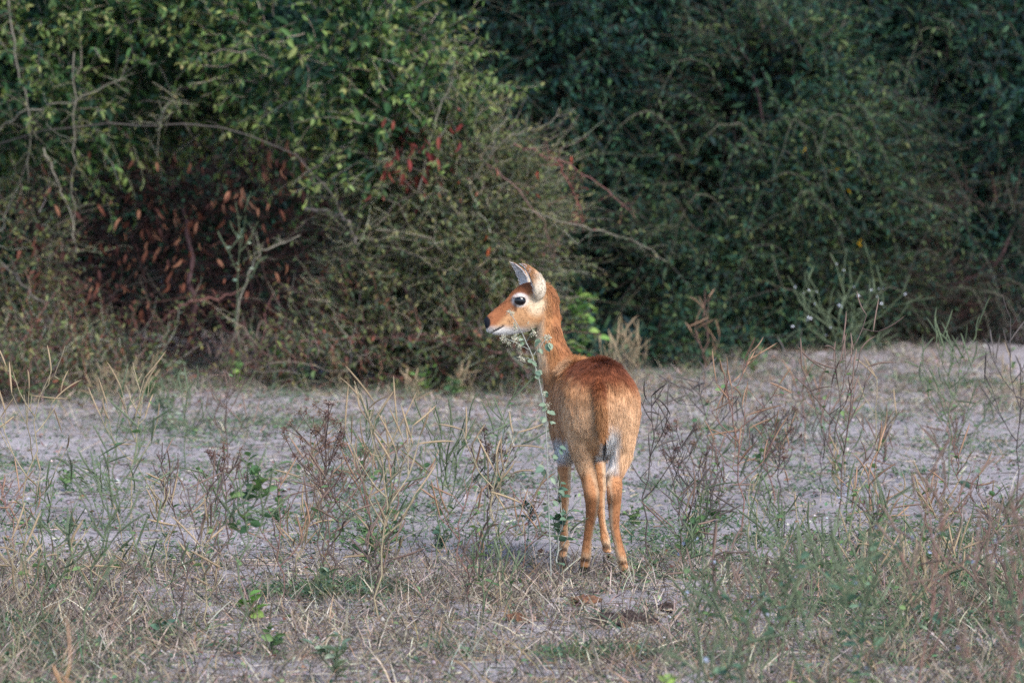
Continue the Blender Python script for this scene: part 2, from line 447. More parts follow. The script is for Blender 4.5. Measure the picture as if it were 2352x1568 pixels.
g = Geo(); leaves(g, p - base, rng.standard_normal((n, 3)), rng.standard_normal((n, 3)), rng.uniform(.04, .08, n), rng.uniform(.014, .03, n), palette(n, [lin(64, 44, 40), lin(52, 38, 37), lin(44, 40, 36)], [1, 1, 1], .2), True)  # dead leaves coloured near-black to paint in the hollow's deep shade
tag(link('withered_shade_foliage', g.mesh('withered_shade_foliage', M_dead), near_bush), kind='stuff')
# dead leaves: individually built, hanging in loose strings
def dead_cluster(root, base, cu, cv, su, sv, y0, y1, n, cols, key, size=.055, name='dead_leaf'):
    meshes = leaf_variant(key, cols, M_dead, .35)
    for _ in range(n):
        u = rng.normal(cu, su); v = rng.normal(cv, sv); y = rng.uniform(y0, y1)
        p = PT(u, v, y)
        D = np.array([rng.normal(0, .5), rng.normal(-.1, .5), -1.0]); N_ = np.array([rng.normal(0, 1.2), -1, rng.normal(0, .5)])
        L = size * rng.uniform(.55, 1.3)
        leaf_object(name, meshes[rng.integers(len(meshes))], root, base, p, D, N_, L, L * rng.uniform(.18, .42))
dead_cluster(near_bush, base, 950, 365, 46, 44, 8.5, 8.85, 120, C_red, 'leaf_red', .055)
dead_cluster(near_bush, base, 655, 370, 40, 35, 8.75, 9.2, 32, C_dead, 'leaf_dead', .06)
dead_cluster(near_bush, base, 610, 450, 60, 18, 8.8, 9.2, 22, C_dead, 'leaf_dead', .06)
dead_cluster(near_bush, base, 360, 480, 150, 80, 9.0, 9.9, 100, C_dead, 'leaf_dead', .06)
dead_cluster(near_bush, base, 320, 680, 130, 80, 8.8, 9.5, 90, C_dead, 'leaf_dead', .055)
dead_cluster(near_bush, base, 430, 600, 200, 90, 8.9, 9.9, 130, C_dead, 'leaf_dead', .045)
dead_cluster(near_bush, base, 90, 570, 20, 50, 8.7, 8.9, 12, C_dead, 'leaf_dead', .06)
dead_cluster(near_bush, base, 700, 640, 120, 60, 8.7, 9.1, 26, C_dead, 'leaf_dead', .055)
dead_cluster(near_bush, base, 1120, 420, 90, 30, 8.55, 8.8, 28, [lin(170, 110, 90), lin(160, 70, 52)], 'leaf_pinkish', .04)
dead_cluster(near_bush, base, 1120, 565, 12, 14, 8.4, 8.5, 2, [lin(160, 82, 50)], 'leaf_orange', .06)
# boughs that can be picked out, each a branch of its own
BOUGH = [([(0, 330, 9.0), (120, 285, 8.8), (330, 285, 8.7), (560, 298, 8.6), (690, 360, 8.6), (760, 440, 8.6), (800, 520, 8.6)], .0042, C_twig[1] * .8),
         ([(0, 300, 8.9), (60, 250, 8.8), (150, 240, 8.75), (250, 190, 8.7), (290, 180, 8.7)], .0045, C_twig[0]),
         ([(20, 0, 8.8), (30, 120, 8.75), (60, 230, 8.7), (72, 330, 8.7), (66, 420, 8.75)], .0045, C_twig[0] * .8),
         ([(170, 120, 8.7), (172, 300, 8.7), (165, 420, 8.7), (170, 560, 8.7)], .004, C_twig[0] * .8),
         ([(100, 340, 8.7), (145, 430, 8.65), (165, 500, 8.6), (175, 580, 8.6)], .0045, C_twig[0]),
         ([(360, 300, 8.7), (370, 260, 8.6), (395, 228, 8.55), (400, 240, 8.55)], .006, C_twig[2]),
         ([(700, 480, 8.7), (780, 490, 8.6), (810, 530, 8.55), (815, 560, 8.5)], .010, C_twig[1]),
         ([(440, 760, 9.3), (448, 700, 9.25), (430, 660, 9.2), (445, 590, 9.3), (420, 480, 9.6)], .022, C_brown[2]),
         ([(350, 760, 9.0), (420, 700, 8.8), (480, 690, 8.8), (560, 660, 8.8)], .007, C_brown[1]),
         ([(520, 840, 8.7), (560, 640, 8.6), (600, 580, 8.6), (690, 540, 8.6)], .006, C_twig[0]),
         ([(0, 600, 8.7), (80, 680, 8.6), (160, 790, 8.6)], .006, C_twig[1]),
         ([(900, 770, 8.5), (1050, 790, 8.4), (1150, 810, 8.3), (1215, 858, 8.2)], .008, lin(120, 88, 84)),
         ([(640, 790, 8.6), (800, 770, 8.5), (1000, 775, 8.4), (1120, 748, 8.3)], .006, lin(140, 104, 96)),
         ([(1180, 330, 8.7), (1290, 370, 8.6), (1380, 420, 8.6), (1460, 500, 8.6)], .0034, lin(126, 84, 80)),
         ([(1100, 360, 8.6), (1200, 440, 8.5), (1260, 530, 8.5), (1270, 600, 8.5)], .0036, lin(120, 92, 84)),
         ([(1200, 480, 8.6), (1340, 520, 8.5), (1450, 545, 8.5), (1530, 600, 8.5)], .0034, C_twig[0]),
         ([(1280, 370, 8.6), (1330, 470, 8.6), (1345, 520, 8.6)], .004, lin(130, 76, 70)),
         ([(960, 440, 8.6), (1000, 260, 8.6), (1040, 180, 8.6), (1045, 130, 8.6)], .005, C_twig[0]),
         ([(1080, 420, 8.6), (1150, 320, 8.5), (1250, 290, 8.5), (1320, 250, 8.5)], .003, C_twig[0])]
for pts, r, c in BOUGH:
    q = path([PT(*a) for a in pts], 16, .008)
    gg = Geo(); tubes(gg, (q - base)[None], np.linspace(r, r * .45, 16)[None], 5, c)
    br = link('branch', gg.mesh('branch', M_stem), near_bush)
    # short side twigs with small leaves, sub-part of the branch
    m = 26; k = rng.integers(1, 15, m); d = nrm(rng.standard_normal((m, 3)) + np.array([0, -.3, .3])); l2 = rng.uniform(.04, .16, m)
    s = np.linspace(0, 1, 4)[None, :, None]; Q = q[k][:, None, :] + s * (d * l2[:, None])[:, None, :] - s ** 2 * UP * .02
    gg = Geo(); tubes(gg, Q - base, np.array([[.0022, .0018, .0014, .001]]), 3, np.broadcast_to(c, (m, 3)))
    lf = leaf_on_shoots(Q, l2, .028, .030, .42)
    leaves(gg, lf[0] - base, *lf[1:], palette(len(lf[0]), G_olive + C_red[:1], [1, 1, 1, 1, .5, .3 if pts[0][0] > 900 else 0], .2))
    tag(link('side_twigs', gg.mesh('side_twigs', M_leaf), br), kind='stuff')

# ---- the darker bushes behind and to the right
def dark_bush(name, label, lobes, n, y, ub, vb, size, cols, wts, single, key, L=(.2, .5), sp=.023, arch=14, archbox=None, tw=C_twig, aspect=.30, spread=.8):
    bs = PT(ub, vb, y); bs[2] = float(gz(bs[0], bs[1]))
    root = tag(empty(name, bs), label, 'bush', 'bushes of the dark thicket')
    P, ln = lobe_shoots(lobes, int(n * 1.25), L=L, up=.15, droop=.25, jit=.5)
    ok_ = (noise(P[:, 2], 1.9, 141) + .6 * noise(P[:, 2], 4.5, 142)) > -.32
    P, ln = P[ok_], ln[ok_]
    g = Geo(); tubes(g, P - bs, np.linspace(.0035, .0012, P.shape[1])[None], 3, palette(len(P), tw, [1] * len(tw), .2) * .28)  # twig colours cut down to carry the thicket's shade
    tag(link('twigs', g.mesh('twigs', M_stem), root), kind='stuff')
    lf = leaf_on_shoots(P, ln, sp, size, aspect, spread)
    tn = noise(lf[0], 1.7, 33)
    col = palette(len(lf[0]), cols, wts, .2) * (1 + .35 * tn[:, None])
    emit_foliage(root, bs, *lf, col, single, key, cols, M_leaf)
    # interior fill
    m = n // 2; C = np.array([l[0] for l in lobes]); Rr = np.array([l[1] for l in lobes])
    k = rng.integers(len(lobes), size=m); p = C[k] + Rr[k] * nrm(rng.standard_normal((m, 3))) * rng.uniform(.2, .8, (m, 1))
    p = p[p[:, 2] > .05]; m = len(p)
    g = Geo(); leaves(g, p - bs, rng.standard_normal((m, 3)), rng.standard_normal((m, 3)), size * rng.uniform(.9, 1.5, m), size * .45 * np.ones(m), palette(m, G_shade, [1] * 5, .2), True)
    tag(link('inner_foliage', g.mesh('inner_foliage', M_leaf), root), kind='stuff')
    # stems rising from the root and arching shoots
    for _ in range(5):
        l = lobes[rng.integers(len(lobes))]; top = l[0] + l[1] * np.array([rng.uniform(-.5, .5), -.2, .3])
        q = path([bs + np.array([rng.normal(0, .12), rng.normal(0, .12), 0]), (bs + top) / 2 + np.array([rng.normal(0, .15), 0, .05]), top], 10, .012)
        gg = Geo(); tubes(gg, (q - bs)[None], np.linspace(.018, .006, 10)[None], 5, C_brown[2] * .8)
        link('stem', gg.mesh('stem', M_stem), root)
    if archbox:
        u0, u1, v0, v1 = archbox
        for _ in range(arch):
            u, v = rng.uniform(u0, u1), rng.uniform(v0, v1); yy = y - rng.uniform(.55, .95); sd = rng.choice([-1, 1]); a = rng.uniform(60, 170)
            q = path([PT(u, v, yy + .2), PT(u + sd * a * .35, v - a * .55, yy), PT(u + sd * a * .8, v - a * .5, yy - .1), PT(u + sd * a * 1.15, v + a * rng.uniform(-.1, .9), yy - .12)], 14, .006)
            gg = Geo(); tubes(gg, (q - bs)[None], np.linspace(.0032, .0012, 14)[None], 4, C_twig[rng.integers(3)] * .45)
            lf = leaf_on_shoots(q[None], np.array([.55]), .022, size * .8, aspect)
            br = link('branch', gg.mesh('branch', M_stem), root)
            gg = Geo(); leaves(gg, lf[0] - bs, *lf[1:], palette(len(lf[0]), [lin(88, 106, 70), lin(66, 90, 62)], [1, 1], .15))
            tag(link('side_leaves', gg.mesh('side_leaves', M_leaf), br), kind='stuff')
    return root
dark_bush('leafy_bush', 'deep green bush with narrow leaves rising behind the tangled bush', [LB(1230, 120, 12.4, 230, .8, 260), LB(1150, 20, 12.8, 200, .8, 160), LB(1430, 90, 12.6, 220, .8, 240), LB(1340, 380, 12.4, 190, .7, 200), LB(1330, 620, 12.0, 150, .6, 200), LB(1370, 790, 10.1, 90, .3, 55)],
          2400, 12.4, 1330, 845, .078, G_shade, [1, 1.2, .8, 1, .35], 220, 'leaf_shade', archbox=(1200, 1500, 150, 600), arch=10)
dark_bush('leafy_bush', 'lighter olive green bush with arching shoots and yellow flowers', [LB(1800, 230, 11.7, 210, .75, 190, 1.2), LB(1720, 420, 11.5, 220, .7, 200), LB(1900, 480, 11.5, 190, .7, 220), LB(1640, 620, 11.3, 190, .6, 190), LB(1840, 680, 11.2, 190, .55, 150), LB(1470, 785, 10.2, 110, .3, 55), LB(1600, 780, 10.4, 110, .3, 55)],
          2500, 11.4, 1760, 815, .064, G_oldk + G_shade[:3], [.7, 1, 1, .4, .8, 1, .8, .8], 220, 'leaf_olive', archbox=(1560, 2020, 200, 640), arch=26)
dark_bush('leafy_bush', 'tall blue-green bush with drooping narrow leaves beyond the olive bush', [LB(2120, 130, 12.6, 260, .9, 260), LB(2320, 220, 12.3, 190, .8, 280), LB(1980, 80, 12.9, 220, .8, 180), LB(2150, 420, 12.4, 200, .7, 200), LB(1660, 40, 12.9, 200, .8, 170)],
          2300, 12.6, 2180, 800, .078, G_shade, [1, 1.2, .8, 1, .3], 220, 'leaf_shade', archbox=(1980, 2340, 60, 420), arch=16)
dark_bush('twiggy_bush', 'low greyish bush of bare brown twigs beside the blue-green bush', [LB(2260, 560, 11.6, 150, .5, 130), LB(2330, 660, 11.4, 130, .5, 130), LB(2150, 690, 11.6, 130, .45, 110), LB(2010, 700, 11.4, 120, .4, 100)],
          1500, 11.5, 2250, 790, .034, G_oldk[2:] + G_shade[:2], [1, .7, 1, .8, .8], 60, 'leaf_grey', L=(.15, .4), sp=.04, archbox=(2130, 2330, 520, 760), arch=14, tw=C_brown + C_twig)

# rows of scrub behind, so that no gap opens to the horizon: copies of one broad bush
bs0 = np.array([0., 0, 0])
fill = tag(empty('scrub_bush', (0, 0, 0)), 'dark background bush closing the thicket behind', 'bush', 'scrub behind the front bushes')
lob = [(np.array([0, 0, .9]), np.array([1.0, .8, .95]), 1.), (np.array([-.5, .1, 1.9]), np.array([.8, .7, .8]), 1.), (np.array([.5, 0, 2.1]), np.array([.8, .7, .8]), 1.), (np.array([0, .2, 2.9]), np.array([.8, .7, .7]), 1.)]
P, ln = lobe_shoots(lob, 2600, L=(.25, .5), droop=.25)
lf = leaf_on_shoots(P, ln, .03, .075, .34)
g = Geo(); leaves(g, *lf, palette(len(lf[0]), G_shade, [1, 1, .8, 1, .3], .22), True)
m = 3500; k = rng.integers(4, size=m); C = np.array([l[0] for l in lob]); Rr = np.array([l[1] for l in lob]); p = C[k] + Rr[k] * nrm(rng.standard_normal((m, 3))) * rng.uniform(.1, .8, (m, 1))
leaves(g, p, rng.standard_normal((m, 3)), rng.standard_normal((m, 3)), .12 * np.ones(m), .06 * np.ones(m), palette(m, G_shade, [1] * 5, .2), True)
tag(link('foliage', g.mesh('scrub_foliage', M_leaf), fill), kind='stuff')
g = Geo(); q = np.stack([path([(rng.normal(0, .15), rng.normal(0, .15), 0), (rng.normal(0, .3), 0, 1.2), (rng.normal(0, .6), 0, 2.4)], 8, .02) for _ in range(1)]); tubes(g, q, np.linspace(.03, .01, 8)[None], 5, C_brown[2])
link('stem', g.mesh('stem', M_stem), fill)
spots = []
for row, (y, step, h) in enumerate([(12.3, .9, .85), (13.6, 1.25, .95), (14.9, 1.4, 1.15), (16.4, 1.6, 1.4)]):
    x = -4.6 + .4 * row
    while x < (-.5 if row == 0 else 4.8):
        spots.append((x + rng.normal(0, .12), y + rng.normal(0, .2), h * rng.uniform(.92, 1.1), row)); x += step
SCRUB = ['shadowy scrub bush behind the hollow of the tangled bush', 'dark scrub bush directly behind the front bushes', 'dark scrub bush of the second row behind the thicket', 'tall dark scrub bush closing the thicket at the back']
for i, (x, y, h, row) in enumerate(spots):
    o = fill if i == 0 else copy_tree(fill)
    tag(o, SCRUB[row], 'bush', 'scrub bushes, row %d from the front' % (row + 1))
    o.location = (x, y, float(gz(x, y))); o.rotation_euler.z = rng.uniform(-.5, .5); o.scale = (h, h, h)

# ================================================================== GROUND COVER (nobody could count it)
def wuv(u, v):
    return GR(u, v)
def scatter(n, dens, x=(-2.6, 2.6), y=(-3.2, 11.0)):
    out = []
    tot = 0
    while tot < n:
        q = np.stack([rng.uniform(*x, n), rng.uniform(*y, n)], -1)
        keep = (rng.random(n) < dens(q)) & (np.abs(q[:, 0]) < .118 * (q[:, 1] + 15) + .15)
        out.append(q[keep]); tot += keep.sum()
    q = np.concatenate(out)[:n]
    return np.concatenate([q, gz(q[:, 0], q[:, 1])[:, None] + .004], 1)
def d_grass(q):
    n1 = .5 + .5 * noise(q, 1.3, 51); n2 = .5 + .5 * noise(q, 3.7, 52)
    near = sstep(1.2, -.6, q[:, 1]) * .8
    left = sstep(-1.0, -1.5, q[:, 0]) * sstep(.2, -1.0, q[:, 1]) * .9
    right = sstep(.6, 1.4, q[:, 0]) * sstep(1.6, -.6, q[:, 1]) * .5
    far = .05 + .16 * sstep(5.5, 7.5, q[:, 1])
    bare = sstep(-.9, -1.8, q[:, 1]) * sstep(-1.1, -.6, q[:, 0]) * sstep(.6, .2, q[:, 0]) * .2
    return np.clip((near + left + right - bare + far) * (.15 + 1.1 * n1 * n2 + .25 * n2), 0.0, 1)
def blades(n, dens, hr, wr, cols, wts, lean, name, label, cat_mat, upb=1.0):
    p = scatter(n, dens)
    a = rng.uniform(0, 2 * np.pi, n); h = rng.uniform(*hr, n) * (.5 + rng.random(n) ** 2)
    D = np.stack([np.cos(a), np.sin(a), np.zeros(n)], -1) * rng.uniform(.1, lean, (n, 1)) + UP * upb
    D = nrm(D); bend = np.stack([np.cos(a), np.sin(a), -np.ones(n) * .5], -1) * rng.uniform(0, .8, (n, 1))
    s = np.array([0, .4, .75, 1.0])[None, :, None]
    Q = p[:, None, :] + s * (D * h[:, None])[:, None, :] + s ** 2 * (bend * h[:, None] * .5)[:, None, :]
    Q[..., 2] = np.maximum(Q[..., 2], p[:, None, 2] + .002)
    Sd = nrm(np.cross(D, rng.standard_normal((n, 3)))); wv = rng.uniform(*wr, n)[:, None, None] * np.array([1, .9, .6, .12])[None, :, None]
    V = np.stack([Q - Sd[:, None] * wv, Q + Sd[:, None] * wv], 2).reshape(-1, 3)
    o = (np.arange(n) * 8)[:, None, None] + (np.arange(3) * 2)[None, :, None]
    F = (o + np.array([0, 1, 3, 2])[None, None]).reshape(-1, 4)
    g = Geo(); g.add(V, f4=F, c=np.repeat(palette(n, cols, wts, .22), 8, axis=0))
    return tag(link(name, g.mesh(name, cat_mat)), label, 'grass', kind='stuff')
C_straw = [lin(148, 134, 116), lin(116, 104, 92), lin(178, 166, 148), lin(82, 73, 68), lin(142, 118, 94)]
C_grn = [lin(96, 114, 80), lin(78, 102, 76), lin(120, 132, 98), lin(64, 88, 70)]
blades(50000, d_grass, (.02, .10), (.0008, .0020), C_straw, [1, 1, .5, 1.1, .6], 1.3, 'dry_grass', 'short bleached dry grass over the sandy soil', M_straw)
def d_lit(q): return np.clip(d_grass(q) * .8 + .06 + .10 * noise(q, 2.1, 61), 0, 1)
blades(36000, d_lit, (.03, .11), (.0008, .0024), C_straw, [1, 1, .7, 1.2, .5], 3.0, 'straw_litter', 'fallen straw and dead stalks lying on the soil', M_straw, upb=.12)
def d_green(q):
    n1 = noise(q, 1.9, 71) + .6 * noise(q, 5.1, 72)
    return np.clip(sstep(.1, .9, n1) * (.14 + .7 * sstep(1.6, .0, q[:, 1])) + .035 + .12 * sstep(.4, 1.4, q[:, 0]) * sstep(1.2, -.8, q[:, 1]), 0, 1)
blades(24000, d_green, (.02, .09), (.001, .0022), C_grn, [1, 1.2, .5, 1], 1.6, 'green_grass', 'low patches of short green grass', M_leaf, upb=.6)
# creeping small-leaved ground cover
n = 34000
p = scatter(n, d_green); p[:, 2] += rng.uniform(0, .03, n)
g = Geo(); leaves(g, p, rng.standard_normal((n, 3)) * np.array([1, 1, .4]), UP + .5 * rng.standard_normal((n, 3)), rng.uniform(.010, .026, n), rng.uniform(.006, .014, n), palette(n, C_grn, [1, 1.2, .5, 1], .2), True)
tag(link('ground_herbs', g.mesh('ground_herbs', M_leaf)), 'tiny creeping green herbs in loose patches', 'ground cover', kind='stuff')
# fallen leaves and crumbs of soil
n = 7000
p = scatter(n, lambda q: np.clip(.12 + .5 * sstep(6, 8.5, q[:, 1]), 0, 1)); p[:, 2] += .003
g = Geo(); leaves(g, p, rng.standard_normal((n, 3)) * np.array([1, 1, .15]), UP + .35 * rng.standard_normal((n, 3)), rng.uniform(.015, .04, n), rng.uniform(.008, .018, n), palette(n, C_dead + C_straw[:3], [.6, 1, 1, .5, 1, 1, 1], .2), True)
tag(link('leaf_litter', g.mesh('leaf_litter', M_dead)), 'withered brown leaves fallen on the soil', 'leaf litter', kind='stuff')
n = 12000
p = scatter(n, lambda q: np.clip(.3 + .5 * noise(q, 2.7, 81), .02, 1)); r = .003 + .010 * rng.random(n) ** 4
OV = np.array([(1, 0, 0), (-1, 0, 0), (0, 1, 0), (0, -1, 0), (0, 0, .8), (0, 0, -.5)]); OF = np.array([(0, 2, 4), (2, 1, 4), (1, 3, 4), (3, 0, 4), (2, 0, 5), (1, 2, 5), (3, 1, 5), (0, 3, 5)])
V = p[:, None, :] + OV[None] * r[:, None, None] * rng.uniform(.6, 1.4, (n, 6, 1))
g = Geo(); g.add(V.reshape(-1, 3), (OF[None] + (np.arange(n) * 6)[:, None, None]).reshape(-1, 3), c=np.repeat(palette(n, [np.array(GROUND_D), np.array(GROUND_L), np.array(GROUND_D) * .7], [1, 1, .6], .15), 6, axis=0))
tag(link('soil_crumbs', g.mesh('soil_crumbs', M_dung, False)), 'crumbs of grey soil scattered over the ground', 'soil', kind='stuff')

# ================================================================== WEEDS
def pod_mesh(name, col, curve, thick=.023, beads=0.0):
    K = 9; s = np.linspace(0, 1, K)
    q = np.stack([s, curve * s ** 2, 0 * s], -1)[None]
    r = thick * np.array([.35, .85, 1, 1, 1, 1, .95, .7, .12])
    gg = Geo(); tubes(gg, q, r[None], 5, col); return gg.mesh(name, M_stem)
POD = {k: [pod_mesh('pod', c * f, cv) for f, cv in ((1, .10), (.85, .28), (1.15, -.06))] for k, c in
       {'tan': lin(142, 122, 96), 'green': lin(86, 96, 72), 'brown': lin(108, 88, 78), 'dark': lin(84, 76, 72), 'rust': lin(138, 108, 86)}.items()}
def flower_mesh(col, n=5):
    gg = Geo(); a = np.arange(n) * 2 * np.pi / n
    D = np.stack([np.cos(a), np.sin(a), .35 + 0 * a], -1)
    leaves(gg, np.zeros((n, 3)), D, np.tile(UP, (n, 1)), np.ones(n), np.ones(n) * .6, np.tile(col, (n, 1)), False)
    return gg.mesh('flower', M_petal)
FLOWER = {'white': flower_mesh(lin(226, 226, 232)), 'lilac': flower_mesh(lin(146, 152, 172)), 'yellow': flower_mesh(lin(222, 176, 40))}
def seed_head_mesh(col, n=26, seed=0):
    gg = Geo(); p = rng.standard_normal((n, 3)) * .42; r = rng.uniform(.08, .2, n)
    V = p[:, None, :] + OV[None] * r[:, None, None]
    gg.add(V.reshape(-1, 3), (OF[None] + (np.arange(n) * 6)[:, None, None]).reshape(-1, 3), c=np.repeat(palette(n, [col, col * .7, col * 1.3], [1, 1, 1], .1), 6, axis=0))
    q = np.stack([np.zeros((n, 3)), p * .5 + .03, p], 1); tubes(gg, q, np.full((1, 3), .02), 3, col)
    return gg.mesh('seed_head', M_stem, False)
SEED = [seed_head_mesh(lin(104, 78, 68)), seed_head_mesh(lin(88, 66, 60)), seed_head_mesh(lin(120, 94, 78))]
WOOL = [seed_head_mesh(lin(176, 172, 148), 34), seed_head_mesh(lin(190, 182, 160), 34)]
HERBLEAF = {'green': leaf_variant('herb_leaf', [lin(86, 112, 72), lin(70, 98, 66), lin(104, 126, 80)], M_leaf, .15),
            'grey': leaf_variant('grey_leaf', [lin(110, 126, 104), lin(92, 112, 96), lin(130, 142, 120)], M_leaf, .15),
            'bright': leaf_variant('bright_leaf', [lin(104, 138, 68), lin(84, 120, 60), lin(126, 148, 78)], M_leaf, .3),
            'blue': leaf_variant('blue_leaf', [lin(78, 104, 84), lin(66, 92, 76), lin(98, 122, 98)], M_leaf, .15)}

def orient(P, D, L, W=None, roll=None):
    D = nrm(np.asarray(D, float)); a = rng.uniform(0, 6.28) if roll is None else roll
    ref = UP if abs(D[2]) < .95 else np.array([1., 0, 0])
    S = nrm(np.cross(ref, D)); N_ = np.cross(D, S); S2 = S * math.cos(a) + N_ * math.sin(a); N2 = np.cross(D, S2)
    W = L if W is None else W
    m = Matrix.Identity(4)
    for i in range(3): m[i][0], m[i][1], m[i][2], m[i][3] = D[i] * L, S2[i] * W, N2[i] * W, P[i]
    return m

def weed(name, label, cat, group, loc, h, stemcol, pods=None, npod=14, podlen=.10, leaf=None, nleaf=8, leafsize=.03, flower=None, nflower=0, seeds=None, nseed=0,
         lean=(0, 0), nbr=7, brlen=.45, r=.0030, start=.3, spread=.75, upturn=.7, twist=.02, seedsize=.02, leaf_low=.1, subs=2):
    """one branching weed: stem mesh with its twigs; every pod, leaf, flower and seed head a part of its own"""
    loc = np.array([loc[0], loc[1], float(gz(loc[0], loc[1])) - .004])
    root = tag(empty(name, loc), label, cat, group)
    K = 9; s = np.linspace(0, 1, K)[:, None]
    top = np.array([lean[0], lean[1], h])
    main = s * np.array([0, 0, h]) * .999 + (s ** 1.6) * np.array([lean[0], lean[1], 0])
    main[1:] += twist * h * rng.standard_normal((K - 1, 3)) * np.array([1, 1, .2]); main[0] = 0
    g = Geo(); tubes(g, main[None], np.linspace(r, r * .5, K)[None], 5, stemcol)
    lines = [main[-4:]]
    tips = [(main[-1], nrm(main[-1] - main[-2]))]
    for b in range(nbr):
        t = start + (1 - start) * (b + rng.uniform(.1, .9)) / nbr
        x = t * (K - 1) * .98; i = int(x); p0 = main[i] + (main[min(i + 1, K - 1)] - main[i]) * (x - i)
        a = b * 2.4 + rng.uniform(-.6, .6); d = nrm(np.array([math.cos(a) * spread, math.sin(a) * spread * .8, rng.uniform(.45, 1.0)]))
        L = h * brlen * rng.uniform(.55, 1.1) * (1.15 - .5 * t)
        ss = np.linspace(0, 1, 6)[:, None]
        q = p0 + ss * d * L + ss ** 2 * (UP * upturn * .35 * L - d * np.array([1, 1, 0]) * .2 * L); q[1:] += .012 * L * rng.standard_normal((5, 3))
        tubes(g, q[None], np.linspace(r * .72, r * .42, 6)[None], 4, stemcol * rng.uniform(.85, 1.15)); lines.append(q); tips.append((q[-1], nrm(q[-1] - q[-2])))
        for _ in range(subs):
            j = rng.integers(1, 5); d2 = nrm(nrm(q[j + 1 if j < 5 else 5] - q[j]) + .75 * rng.standard_normal(3) + UP * .3); L2 = L * rng.uniform(.25, .5)
            q2 = q[j] + np.linspace(0, 1, 4)[:, None] * d2 * L2 + np.linspace(0, 1, 4)[:, None] ** 2 * UP * upturn * .3 * L2
            tubes(g, q2[None], np.linspace(r * .55, r * .4, 4)[None], 3, stemcol * rng.uniform(.85, 1.15)); lines.append(q2); tips.append((q2[-1], nrm(q2[-1] - q2[-2])))
    link('stem', g.mesh('stem', M_stem), root)
    def anywhere(lowest=0.0):
        q = lines[rng.integers(len(lines))]; i = rng.integers(0, len(q) - 1); f = rng.random()
        return q[i] * (1 - f) + q[i + 1] * f, nrm(q[i + 1] - q[i])
    if pods:
        for k in range(npod):
            p, d = tips[k] if k < len(tips) else anywhere()
            d = nrm(d + .75 * rng.standard_normal(3) + UP * upturn * .6); L = podlen * rng.uniform(.6, 1.25)
            link('pod', POD[pods][rng.integers(3)], root, mat=orient(p, d, L, .11 * rng.uniform(.85, 1.3)))
    if leaf:
        ms = HERBLEAF[leaf]
        for k in range(nleaf):
            if rng.random() < leaf_low:
                t = rng.uniform(.05, .6) * (K - 1); i = int(t); p = main[i] + (main[i + 1] - main[i]) * (t - i); d = UP
            else: p, d = anywhere()
            a = rng.uniform(0, 6.28); dd = nrm(np.array([math.cos(a), math.sin(a), rng.uniform(-.3, .6)]) + .3 * d); L = leafsize * rng.uniform(.6, 1.3)
            leaf_object('leaf', ms[rng.integers(3)], root, np.zeros(3), p, dd, UP + .5 * rng.standard_normal(3), L, L * rng.uniform(.45, .8))
    if flower:
        for k in range(nflower):
            p, d = tips[rng.integers(len(tips))]; p = p + .012 * rng.standard_normal(3)
            link('flower', FLOWER[flower], root, mat=orient(p, d + .6 * rng.standard_normal(3), .0075 * rng.uniform(.7, 1.3)))
    if seeds:
        for k in range(nseed):
            p, d = tips[k] if k < len(tips) else anywhere()
            link('seed_head', seeds[rng.integers(len(seeds))], root, mat=orient(p, d, seedsize * rng.uniform(.6, 1.3)))
    return root

def at(u, v): q = GR(u, v); return (q[0], q[1])
def hpx(v, px): return px * (GR(1176, v)[1] + 15) / FPX * 1.0
S_tan, S_green, S_brown, S_red, S_dark, S_grey = lin(146, 132, 106), lin(92, 102, 76), lin(92, 76, 70), lin(120, 90, 80), lin(78, 70, 68), lin(144, 144, 134)

# -- weeds one can single out
def pod_weed(u, v, px, pods, label, group=None, lean=0, **k):
    kw = dict(npod=20, podlen=.105, leaf='green', nleaf=5, leafsize=.022); kw.update(k)
    sc_ = {'tan': S_tan, 'green': S_green, 'brown': S_brown, 'dark': S_dark, 'rust': S_red}[pods]
    h = hpx(v, px)
    return weed('pod_weed', label, 'weed', group, at(u, v), h, sc_, pods=pods, lean=(lean * h, rng.normal(0, .04) * h), **kw)
pod_weed(190, 1500, 420, 'green', 'tall leaning green weed hung with long green pods amid bleached grass', lean=.22, npod=34, nbr=9, r=.0032)
pod_weed(45, 1320, 480, 'tan', 'tall thin weed with upright tan pods at its tip near the tangled bush', lean=.15, npod=16, nbr=6)
pod_weed(415, 1410, 330, 'brown', 'reddish dry stalk kinked sharply halfway up with few pods', lean=.3, npod=8, nbr=4)
pod_weed(870, 1412, 430, 'tan', 'tallest straw-coloured weed with a broad crown of upright tan pods', lean=.05, npod=26, nbr=10, brlen=.42, r=.0036, start=.42, podlen=.12, upturn=1.0)
pod_weed(1005, 1288, 300, 'green', 'slim green-stemmed weed with rising pods on the soil left of the antelope', lean=.1, npod=18)
pod_weed(1152, 1380, 360, 'tan', 'straw-coloured weed with tan pods standing close to the white-headed weed', lean=-.05, npod=18, nbr=6)
pod_weed(300, 1180, 330, 'tan', 'pale weed with a long level green-tan pod on the bare track', lean=.1, npod=12)
pod_weed(1700, 1225, 350, 'rust', 'dry weed with arching rusty pods right of the antelope', lean=-.06, npod=34, nbr=9, spread=1.0, brlen=.55, upturn=.3)
pod_weed(1640, 1120, 260, 'dark', 'dark wiry weed with curling blackish pods on the track', lean=-.12, npod=24, nbr=8, spread=1.0, upturn=.1)
pod_weed(1490, 1275, 380, 'dark', 'thin dark twiggy weed curling beside the antelope hind leg', lean=.04, npod=12, nbr=6, spread=.7, upturn=.0, leaf=None)
pod_weed(1926, 912, 185, 'green', 'wide-branched weed with white flowers and pods before the olive bush', lean=-.02, npod=60, nbr=13, brlen=1.3, start=.5, flower='white', nflower=26, spread=1.5, upturn=.5, podlen=.10, r=.0036)
